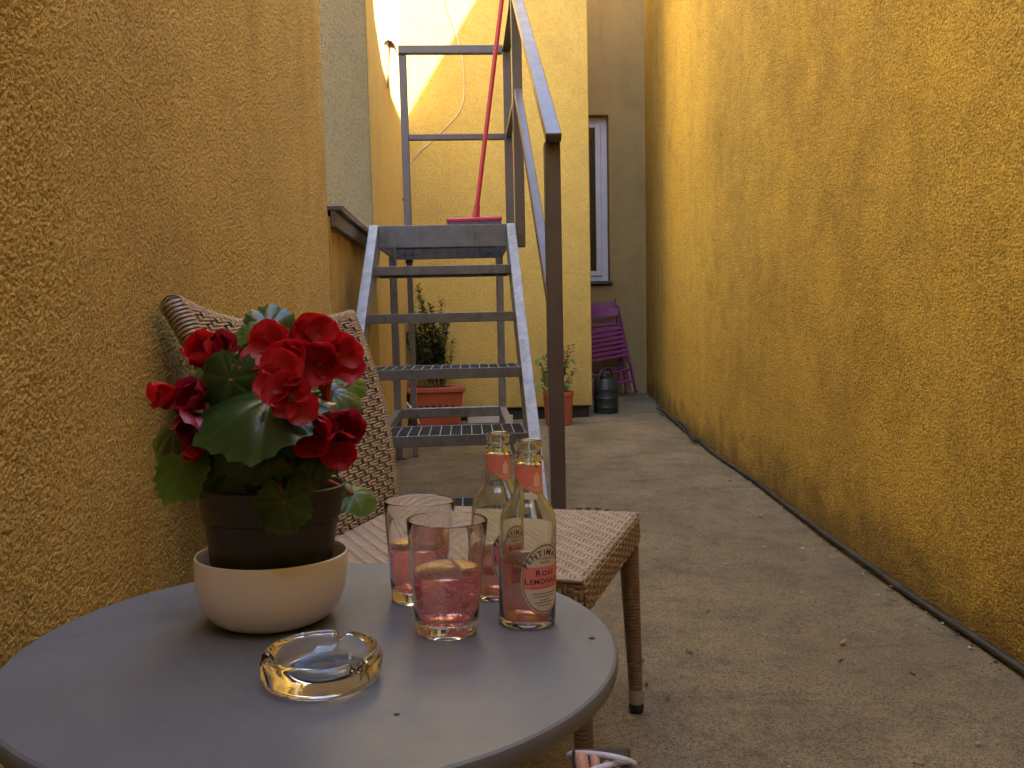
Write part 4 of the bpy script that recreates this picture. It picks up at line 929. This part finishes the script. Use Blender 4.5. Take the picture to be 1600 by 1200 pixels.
def char_mesh(ch, cache={}):
    if ch in cache: return cache[ch]
    cu = bpy.data.curves.new('t', 'FONT'); cu.body = ch; cu.size = 1; cu.resolution_u = 3; cu.offset = 0.022
    ob = bpy.data.objects.new('t', cu); C.objects.link(ob)
    dg = bpy.context.evaluated_depsgraph_get(); e = ob.evaluated_get(dg); me = e.to_mesh()
    vs = [tuple(v.co) for v in me.vertices]; fs = [tuple(p.vertices) for p in me.polygons]
    e.to_mesh_clear(); bpy.data.objects.remove(ob); bpy.data.curves.remove(cu)
    wd = max([v[0] for v in vs], default=0.3); cache[ch] = (vs, fs, wd); return cache[ch]
def text_line(mb, s, cx, cy, size, wrap, bold=1.0, arc=None, track=0.08, small=None):
    """lay characters out flat in label coordinates (metres), then wrap them round the bottle"""
    items = []; x = 0
    for k, ch in enumerate(s):
        if ch == ' ': x += 0.35 * size; continue
        sz = size * (small if (small and k not in (0,) and s[k - 1] != ' ') else 1)
        vs, fs, wd = char_mesh(ch); items.append((ch, x, sz)); x += (wd + track) * sz * bold
    tot = x
    for ch, xx, sz in items:
        vs, fs, wd = char_mesh(ch)
        if arc is None:
            q = [wrap(cx - tot / 2 + xx + v[0] * sz * bold, cy + v[1] * sz) for v in vs]
        else:
            rad = arc; an = (xx + wd * sz * bold / 2 - tot / 2) / abs(rad); q = []
            for v in vs:
                lx = (v[0] - wd / 2) * sz * bold; ly = v[1] * sz
                if rad > 0: q.append(wrap(cx + (rad + ly) * sin(an) + lx * cos(an), cy + (rad + ly) * cos(an) - lx * sin(an) - rad))
                else: q.append(wrap(cx + (-rad - ly) * sin(an) + lx * cos(an), cy - (-rad - ly) * cos(an) + lx * sin(an) - rad))
        mb.add(q, fs)
def bottle(label, loc, rot, level, seed):
    t = thing('lemonade_bottle', label, 'bottle', loc, rot, 'glass bottles on the table')
    po = [(0.0, 0.004), (0.02, 0.003), (0.026, 0.0), (0.0285, 0.0005), (0.0303, 0.003), (0.0305, 0.006), (0.0305, 0.107), (0.0301, 0.114), (0.0288, 0.121), (0.0264, 0.1275), (0.0226, 0.1335), (0.0188, 0.138), (0.0164, 0.143), (0.0154, 0.149), (0.0149, 0.157), (0.0145, 0.168), (0.0141, 0.1795), (0.0152, 0.181), (0.0159, 0.1835), (0.0152, 0.186), (0.0136, 0.1875), (0.0133, 0.194), (0.0140, 0.1965), (0.0142, 0.200), (0.0138, 0.2025), (0.0125, 0.2035)]
    pi_ = [(0.0110, 0.2030), (0.0104, 0.199), (0.0106, 0.185), (0.0116, 0.168), (0.0123, 0.157), (0.0128, 0.149), (0.0138, 0.1425), (0.0162, 0.137), (0.0200, 0.132), (0.0238, 0.126), (0.0262, 0.120), (0.0275, 0.1135), (0.0279, 0.107), (0.0279, 0.012), (0.0265, 0.0075), (0.022, 0.0062), (0.0, 0.008)]
    MB().lathe(po + pi_, 72).build('bottle_glass', 'glass_bottle', t, 45, world=False)
    t_dr = MB().lathe([(0.0, 0.0084), (0.022, 0.0066), (0.0262, 0.0079), (0.02765, 0.0124), (0.02765, level - 0.0045), (0.02765, level + 0.0006), (0.026, level), (0.0, level)], 72)
    level_drink(t_dr.build('drink', 'lemonade', t, 45, world=False), level, rot); tilt_thing(t, rot)
    rg = random.Random(seed); bb_ = MB(); ico = bmesh.new(); bmesh.ops.create_icosphere(ico, subdivisions=1, radius=1); iv = [v.co.copy() for v in ico.verts]; fi = [tuple(v.index for v in f.verts) for f in ico.faces]; ico.free()
    for k in range(150):
        z = 0.010 + 0.05 * rg.random() ** 2.2; a = rg.uniform(0, 2 * pi); rb = rg.uniform(0.0002, 0.0005)
        bb_.add(iv, fi, Matrix.Translation(((0.0268) * cos(a), 0.0268 * sin(a), z + 0.004)) @ Matrix.Scale(rb, 4))
    o = bb_.build('bubbles', 'bubble', t, 80, world=False); o['kind'] = 'stuff'
    # body label: oval paper wrapped on the glass, centred on local -Y
    def wrapper(r):
        def f(u, v): a = u / 0.0305 - pi / 2; return (r * cos(a), r * sin(a), 0.0555 + v)
        return f
    A, B = 0.0268, 0.0386
    def oval(a_, b_, r, y0=-1, y1=1):
        m = MB(); wr = wrapper(r); nu, nv = 28, 36
        for j in range(nv + 1):
            v = y0 + (y1 - y0) * j / nv; hw = (max(0, 1 - v * v)) ** 0.5
            for i in range(nu + 1): m.v.append(wr((-1 + 2 * i / nu) * hw * a_, v * b_))
        for j in range(nv):
            for i in range(nu):
                q = j * (nu + 1) + i; m.f.append((q, q + 1, q + nu + 2, q + nu + 1))
        return m
    lb = oval(A, B, 0.03062).build('label', 'label_cream', t, 80, world=False, fix=False)
    rim = MB(); wr = wrapper(0.03074)
    for k in range(73):
        an = 2 * pi * k / 72
        for s in (0.955, 0.925): rim.v.append(wr(A * s * cos(an), B * s * sin(an)))
    for k in range(72): rim.f.append((2 * k, 2 * k + 2, 2 * k + 3, 2 * k + 1))
    rim.build('label_border', 'ink', lb, world=False, fix=False)
    oval(A * 0.91, B * 0.93, 0.03070, -0.30, 0.36).build('label_band', 'label_pink', lb, 80, world=False, fix=False)
    tx = MB(); wt = wrapper(0.03082)
    text_line(tx, 'FENTIMANS', 0, 0.0255, 0.0088, wt, 1.0, 0.0215, 0.10)
    text_line(tx, 'ROSE', 0, 0.0035, 0.0088, wt, 1.12, None, 0.10, 0.82)
    text_line(tx, 'LEMONADE', 0, -0.0052, 0.0088, wt, 1.1, None, 0.08, 0.82)
    text_line(tx, 'BOTANICALLY', 0, 0.0212, 0.0030, wt, 1.0); text_line(tx, 'BREWED', 0, 0.0168, 0.0030, wt, 1.0)
    tx.build('lettering', 'ink', lb, world=False, fix=False)
    t2 = MB(); text_line(t2, 'GINGER AND BOTANICALS', 0, -0.0102, 0.0026, wt, 1.0)
    t2.build('red_lettering', 'ink_red', lb, world=False, fix=False)
    t3 = MB(); 
    for k, (yv, wv) in enumerate(((-0.0165, 0.030), (-0.0196, 0.026), (-0.0235, 0.012), (-0.0262, 0.024), (-0.0296, 0.018))):
        x = -wv / 2
        while x < wv / 2:
            w_ = rg.uniform(0.0008, 0.0022); t3.add([wt(x, yv), wt(x + w_, yv), wt(x + w_, yv + 0.0011), wt(x, yv + 0.0011)], [(0, 1, 2, 3)]); x += w_ + 0.0006
    t3.build('small_print', 'ink', lb, world=False, fix=False)
    # neck label with a pointed lower edge and a pale emblem
    def rn(z): 
        P_ = [(0.135, 0.0214), (0.138, 0.0188), (0.143, 0.0164), (0.149, 0.0154), (0.157, 0.0149), (0.168, 0.0145), (0.1795, 0.0141)]
        for (a, b), (c, d) in zip(P_, P_[1:]):
            if a <= z <= c: return b + (d - b) * (z - a) / (c - a)
        return 0.0145
    def neck(a, z, off): r = rn(z) + off; return (r * cos(a - pi / 2), r * sin(a - pi / 2), z)
    nm = MB(); na, nz = 36, 8
    for i in range(na + 1):
        u = -1 + 2 * i / na; a = u * radians(112)
        lo = 0.1455 + 0.0205 * abs(u) ** 1.5; hi = 0.1770 - 0.004 * (1 - min(1, abs(abs(u) - 0.45) / 0.45)) * 0 - 0.0035 * max(0, 1 - abs(u) / 0.25)
        for j in range(nz + 1): nm.v.append(neck(a, lo + (hi - lo) * j / nz, 0.00018))
    for i in range(na):
        for j in range(nz):
            q = i * (nz + 1) + j; nm.f.append((q, q + nz + 1, q + nz + 2, q + 1))
    nl = nm.build('neck_label', 'label_coral', t, 80, world=False, fix=False)
    em = MB(); pts = [(0, 0.0105), (0.0022, 0.006), (0.0045, 0.0035), (0.0036, -0.001), (0.0052, -0.005), (0.0, -0.0072), (-0.0052, -0.005), (-0.0036, -0.001), (-0.0045, 0.0035), (-0.0022, 0.006)]
    em.add([neck(0, 0.160, 0.0004)] + [neck(x / 0.0148, 0.160 + y, 0.0004) for x, y in pts], [(0, 1 + k, 1 + (k + 1) % len(pts)) for k in range(len(pts))])
    def wn(u, v): return neck(u / 0.0148, 0.16 + v, 0.0004)
    text_line(em, 'FENTIMANS', 0, -0.0112, 0.0034, wn, 1.0, -0.017, 0.1)
    em.build('emblem', 'pale_ink', nl, world=False, fix=False)
    t.scale = (1.04, 1.04, 1.0)
    return t
# glass embossing is left to the profile; bottles face to the right of the seat
bottle('pink lemonade bottle with its oval label beside the front tumbler', (0.0576, 0.8262, tz(0.0576, 0.8262) + 0.0005), radians(33), 0.071, 3)
bottle('pink lemonade bottle standing behind the labelled one and the tumblers', (0.0272, 0.9247, tz(0.0272, 0.9247) + 0.0005), radians(36), 0.058, 4)

# ashtray
am = MB(); NA = 120; AX, AY = -0.1401, 0.6759; AZ = tz(AX, AY)
ap = [(0.0, 0.0), (0.046, 0.0), (0.051, 0.003), (0.0535, 0.009), (0.0540, 0.019), (0.0525, 0.0255), (0.0495, 0.028), (0.0460, 0.028), (0.0435, 0.0255), (0.0385, 0.018), (0.034, 0.0125), (0.026, 0.0105), (0.0, 0.0100)]
for i, (r, z) in enumerate(ap):
    for k in range(NA):
        a = 2 * pi * k / NA; zz = z
        if z > 0.021 and r > 0.035:
            for nc in (radians(78), radians(198), radians(318)):
                dd = ((a - nc + pi) % (2 * pi) - pi) * 0.048
                zz = min(zz, 0.0185 + max(0.0, abs(dd) - 0.0025) * 2.2) if abs(dd) < 0.009 else zz
        am.v.append((AX + r * cos(a), AY + r * sin(a), AZ + 0.0005 + zz))
for i in range(len(ap) - 1):
    for k in range(NA):
        a = i * NA + k; b = i * NA + (k + 1) % NA
        am.f.append((a, b, b + NA, a + NA))
o = am.build('ashtray', 'glass', smooth=50, merge=0.00001); tilt_about(o, (AX, AY, AZ)); tag(o, 'clear glass ashtray with three notches on the grey table', 'ashtray')
def on_table(px, py):
    d = at(px, py, 1) - Vector((0, 0, H)); n = Vector((SLX, SLY, 1)); return Vector((0, 0, H)) + d * (n.dot(Vector((TX, TY, HT - H))) / n.dot(d))
for px, py, s, lb in ((925, 998, 0.0034, 'dark seed lying near the rim of the grey table'), (620, 1117, 0.0026, 'tiny dark crumb on the table in front of the ashtray')):
    P = on_table(px, py)
    o = MB().lathe([(0.0, 0.0), (s * .5, 0.0002), (s * .6, s * .25), (s * .35, s * .5), (0.0, s * .55)], 8, P).build('crumb', 'crumb', smooth=60)
    for v in o.data.vertices: v.co.x = P.x + (v.co.x - P.x) * 1.9
    tag(o, lb, 'crumb')

# ================================================================ WICKER CHAIR
HS = 0.44
CA, CB, CC, CD = Vector((0.367, 1.641, HS)), Vector((0.181, 1.229, HS)), Vector((-0.172, 1.79, HS)), Vector((-0.335, 1.40, HS))
wk = thing('wicker_chair', 'brown woven wicker chair with curved back beside the ochre wall', 'chair', ((CA + CD) / 2).to_tuple()[:2] + (0,))
def strand(mb, pts, nrms, w_, th):
    """flat-oval strand following pts, lying across nrms"""
    b = len(mb.v); m = len(pts)
    for i in range(m):
        t = (pts[min(i + 1, m - 1)] - pts[max(i - 1, 0)]).normalized(); n = nrms[i]; s = t.cross(n).normalized()
        p = pts[i]
        for (a, c) in ((-0.5, 0), (-0.32, 0.8), (0.32, 0.8), (0.5, 0), (0, -0.5)):
            mb.v.append(tuple(p + s * (a * w_) + n * (c * th)))
    for i in range(m - 1):
        for k in range(5):
            a = b + i * 5 + k; c = b + i * 5 + (k + 1) % 5
            mb.f.append((a, c, c + 5, a + 5))
def weave(fn, LU, LV, pu, pv, amp, over, wu, wv, th=0.0018, sub=2):
    """fn(u,v) -> (point, normal), u,v in metres. pu: spacing of strands running along v; pv: of strands running along u"""
    m = MB(); nu = int(LU / pu); nv = int(LV / pv); pu = LU / nu; pv = LV / nv
    for i in range(nu):                         # strands along v
        P = []; Nn = []
        for j in range(nv * sub + 1):
            v = j / sub * pv; q = j / sub - 0.5
            a, b = over(i, math.floor(q)), over(i, math.floor(q) + 1); f = q - math.floor(q); f = f * f * (3 - 2 * f)
            p, n = fn((i + 0.5) * pu / LU * LU, min(v, LV)); P.append(p + n * (amp * (a + (b - a) * f))); Nn.append(n)
        strand(m, P, Nn, wu, th)
    for j in range(nv):                         # strands along u
        P = []; Nn = []
        for i in range(nu * sub + 1):
            u = i / sub * pu; q = i / sub - 0.5
            a, b = -over(math.floor(q), j), -over(math.floor(q) + 1, j); f = q - math.floor(q); f = f * f * (3 - 2 * f)
            p, n = fn(min(u, LU), (j + 0.5) * pv); P.append(p + n * (amp * (a + (b - a) * f))); Nn.append(n)
        strand(m, P, Nn, wv, th)
    return m
twill = lambda i, j: 1.0 if (i + j) % 4 < 2 else -1.0
# seat: u across (near -> far), v from the back to the front edge and down the apron
SW = (CA - CB).length; SL = ((CA + CB) / 2 - (CC + CD) / 2).length; AP = 0.062; RB_ = 0.014
def seat_fn(u, v):
    a = u / SW; flat = SL - RB_; arc = RB_ * pi / 2
    back = CD.lerp(CC, a); front = CB.lerp(CA, a); d = (front - back).normalized(); L = (front - back).length
    sag = -0.006 * 4 * a * (1 - a)
    if v <= flat: return back + d * ((L - RB_) * v / flat) + Vector((0, 0, sag * sin(pi * v / SL))), Vector((0, 0, 1))
    if v <= flat + arc:
        an = (v - flat) / RB_; c = front - d * RB_ - Vector((0, 0, RB_)); n = d * sin(an) + Vector((0, 0, cos(an))); return c + n * RB_, n
    return front - Vector((0, 0, RB_ + (v - flat - arc))), d
o = weave(seat_fn, SW, SL - RB_ + RB_ * pi / 2 + AP - RB_, 0.0090, 0.0090, 0.0019, twill, 0.0078, 0.0076, 0.0023).build('seat_weave', 'wicker', wk, 60, fix=False); o['kind'] = 'stuff'
def side_fn_factory(p0, p1, outn):
    L = (p1 - p0).length
    def f(u, v): return p0.lerp(p1, u / L) + outn * 0.001 - Vector((0, 0, v + 0.004)), outn
    return f, L
ns = -(CA - CB).normalized()
for (p0, p1, n_, nm) in ((CD, CB, ns, 'near'), (CC, CA, -ns, 'far')):
    d = (p1 - p0).normalized(); nn = Vector((d.y, -d.x, 0)); nn = nn if nn.dot(n_) > 0 else -nn
    f, L = side_fn_factory(p0, p1, nn)
    o = weave(f, L, AP, 0.0090, 0.0090, 0.0019, twill, 0.0078, 0.0076, 0.0023).build('side_weave', 'wicker', wk, 60, fix=False); o['kind'] = 'stuff'
    MB().tube([p0 + nn * 0.002 - Vector((0, 0, 0.001)), p1 + nn * 0.002 - Vector((0, 0, 0.001))], 0.0055, 8).build('seat_border', 'wicker_leg', wk, 60)
core = MB(); i_ = 0.004
qs = [CD, CB, CA, CC]; ctr = sum(qs, Vector()) / 4
qs = [q + (ctr - q).normalized() * 0.008 for q in qs]
core.add([tuple(q - Vector((0, 0, 0.0085))) for q in qs] + [tuple(q - Vector((0, 0, AP))) for q in qs], [(0, 1, 2, 3), (7, 6, 5, 4)] + [(k, k + 4, (k + 1) % 4 + 4, (k + 1) % 4) for k in range(4)])
core.build('seat_gap_backing', 'wicker_dark', wk)  # dark backing that puts shade in the gaps of the seat weave
# backrest: curved panel leaning back against the wall
TLp, TRp = Vector((-0.525, 1.435, 0.93)), Vector((-0.283, 1.93, 0.902))
BLp, BRp = CD + Vector((0.01, -0.02, -0.03)), CC + Vector((-0.005, 0.02, -0.03))
BWID = ((TRp - TLp).length + (BRp - BLp).length) / 2; BHEI = ((TLp - BLp).length + (TRp - BRp).length) / 2
bdir = (TRp - TLp).normalized(); bup = ((TLp + TRp) / 2 - (BLp + BRp) / 2).normalized(); bn = bdir.cross(bup).normalized()
if bn.x < 0: bn = -bn
def back_point(a, t):
    p = BLp.lerp(BRp, a).lerp(TLp.lerp(TRp, a), t)
    p = p - bn * (0.045 * 4 * a * (1 - a) * (0.3 + 0.7 * t)) + bn * (0.03 * sin(pi * t))
    p.z -= 0.022 * 4 * a * (1 - a) * t * t
    return p
def back_fn_factory(off, sgn):
    def f(u, v):
        a = min(1, u / BWID); t = min(1, v / BHEI); e = 0.004
        du = back_point(min(1, a + e), t) - back_point(max(0, a - e), t); dv = back_point(a, min(1, t + e)) - back_point(a, max(0, t - e))
        n = du.cross(dv).normalized(); n = n if n.dot(bn) > 0 else -n
        return back_point(a, t) + n * off, n * sgn
    return f
plait = lambda i, j: 1.0 if (i + j // 2) % 2 == 0 else -1.0
BT_ = 0.034
for off, sg in ((0.0, 1), (-BT_, -1)):
    o = weave(back_fn_factory(off, sg), BWID, BHEI, 0.0210, 0.0070, 0.0040, plait, 0.0090, 0.0060, 0.0026, 4).build('back_weave', 'wicker', wk, 60, fix=False); o['kind'] = 'stuff'
cm = MB(); nu, nv = 14, 14; fb = back_fn_factory(-0.0085, 1); fb2 = back_fn_factory(-BT_ + 0.0085, 1); pa = []; pb = []
for j in range(nv + 1):
    for i in range(nu + 1): cm.v.append(tuple(fb(BWID * i / nu, BHEI * j / nv)[0]))
k0 = len(cm.v)
for j in range(nv + 1):
    for i in range(nu + 1): cm.v.append(tuple(fb2(BWID * i / nu, BHEI * j / nv)[0]))
for j in range(nv):
    for i in range(nu):
        a = j * (nu + 1) + i; cm.f += [(a, a + 1, a + nu + 2, a + nu + 1), (k0 + a, k0 + a + nu + 1, k0 + a + nu + 2, k0 + a + 1)]
cm.build('back_gap_backing', 'wicker_dark', wk, 60, fix=False)  # backing sheet, coloured dark so the back weave gaps look shaded
# wrapped edge of the back: strands looped over the rim, side by side
em_ = MB(); fF = back_fn_factory(0.0025, 1); fB = back_fn_factory(-BT_ - 0.0025, 1)
def loop_strand(u, v, ov):
    a, n = fF(u, v); b, _ = fB(u, v); mid = (a + b) / 2 + ov * 0.011
    q = smoothpath([a - ov * 0.016, a, mid, b, b - ov * 0.016], 3)
    nr = []
    for k, x in enumerate(q):
        c0 = (a + b) / 2 - ov * 0.008; nn = (x - c0); nn = nn - bdir * 0; nr.append(nn.normalized())
    strand(em_, q, nr, 0.0068, 0.0028)
for k in range(int(BWID / 0.0076) + 1):
    u = min(k * 0.0076, BWID); loop_strand(u, BHEI, (back_point(min(1, u / BWID), 1) - back_point(min(1, u / BWID), 0.97)).normalized())
for k in range(int(BHEI / 0.0076) + 1):
    v = min(k * 0.0076, BHEI); t = min(1, v / BHEI)
    for u, s in ((0.0, -1), (BWID, 1)):
        ov = (back_point(1, t) - back_point(0.97, t)).normalized() if s > 0 else (back_point(0, t) - back_point(0.03, t)).normalized()
        loop_strand(u, v, ov)
o = em_.build('back_edge_wrap', 'wicker', wk, 60, fix=False); o['kind'] = 'stuff'
# legs
for top, bot in (((CA + (CD - CA).normalized() * 0.030), Vector((0.353, 1.623, 0))), ((CB + (CC - CB).normalized() * 0.028), Vector((0.188, 1.262, 0))), (CC + (CB - CC).normalized() * 0.03, Vector((-0.22, 1.84, 0))), (CD + (CA - CD).normalized() * 0.03, Vector((-0.37, 1.41, 0)))):
    tp_ = Vector((top.x, top.y, HS - 0.012)); bt = Vector((bot.x, bot.y, 0.045))
    lg = wrapped(MB(), tp_, bt, 0.0225, 0.0145, 0.0078).build('leg', 'wicker_leg', wk, 80)
    d = (bt - tp_).normalized()
    MB().tube([bt - d * 0.003, bt + d * 0.028], [0.0175, 0.0172], 18).build('foot_cap', 'cap', lg, 40)
    MB().tube([bt + d * 0.0282, Vector((bot.x, bot.y, 0.001))], [0.0168, 0.0165], 18).build('rubber_foot', 'black', lg, 40)

# ================================================================ STRETCHED OUT FOOT IN A SANDAL (seated person beyond the frame)
def skin_mesh(name, verts, edges, mat, parent, root=0, sub=2):
    me = bpy.data.meshes.new(name); me.from_pydata([v[0] for v in verts], edges, [])
    o = bpy.data.objects.new(name, me); C.objects.link(o)
    o.modifiers.new('skin', 'SKIN'); s = o.modifiers.new('sub', 'SUBSURF'); s.levels = sub; s.render_levels = sub
    for k, v in enumerate(verts):
        me.skin_vertices[0].data[k].radius = v[1] if isinstance(v[1], tuple) else (v[1], v[1]); me.skin_vertices[0].data[k].use_root = (k == root)
    me.materials.append(M[mat]); 
    if parent: o.parent = parent; o.matrix_parent_inverse = world_of(parent).inverted()
    return o
FX = 0.192
pe = thing('person', 'stretched out bare leg in a strappy white and blue sandal by the chair leg', 'person', (FX, 1.0, 0))
vt = [((FX + 0.06, 0.02, 0.46), 0.075), ((FX + 0.04, 0.35, 0.445), 0.066), ((FX + 0.02, 0.56, 0.40), 0.052), ((FX + 0.01, 0.74, 0.27), 0.05), ((FX, 0.94, 0.13), 0.034), ((FX, 1.0, 0.085), 0.036), ((FX, 1.055, 0.115), (0.040, 0.026)), ((FX, 1.09, 0.150), (0.043, 0.019)), ((FX, 1.0, 0.04), 0.03)]
ed = [(0, 1), (1, 2), (2, 3), (3, 4), (4, 5), (5, 6), (6, 7), (5, 8)]
for k, (dx, L, r) in enumerate(((-0.031, 0.044, 0.0115), (-0.012, 0.046, 0.0085), (0.004, 0.042, 0.008), (0.019, 0.037, 0.0075), (0.033, 0.03, 0.0075))):
    b = len(vt); dy = -0.004 * k
    vt += [((FX + dx, 1.098 + dy, 0.160 + dy * .5), r * 1.05), ((FX + dx * 1.08, 1.098 + L * 0.55 + dy, 0.160 + L * 0.75 + dy), r), ((FX + dx * 1.1, 1.098 + L * 0.8 + dy, 0.160 + L * 0.95 + dy), r * 0.85)]
    ed += [(7, b), (b, b + 1), (b + 1, b + 2)]
skin_mesh('leg_and_foot', vt, ed, 'skin', pe)
sd = MB()
for (y0, z0, y1, z1) in ((1.0, 0.012, 1.075, 0.095), (1.075, 0.095, 1.15, 0.185)): sd.bar((FX, y0, z0 + 0.01), (FX, y1, z1 + 0.01), 0.092, 0.014, (0, -1, 1), 0.004)
sole = sd.build('sandal_sole', 'sole', pe)
def strap(y, z, wid, mat, tw=0.0, hgt=0.034):
    pts = []; nr = []
    for k in range(15):
        a = pi * (k / 14); up_ = Vector((0, -0.66, 0.75))
        p = Vector((FX - 0.051 * cos(a), y + tw * cos(a), z)) + up_ * (hgt * sin(a)); pts.append(p); nr.append((Vector((-cos(a) * .7, 0, 0)) + up_ * sin(a)).normalized())
    m = MB(); strand(m, pts, nr, wid, 0.0025); m.build('strap', mat, pe, 60, fix=False)
for k in range(10):
    y = 1.035 + 0.0115 * k; z = 0.076 + 0.0117 * k
    strap(y, z, 0.0085, ('strap', 'strap_blue', 'strap')[k % 3], 0.018 * (1 if k % 2 else -1), 0.038 - 0.0013 * k)
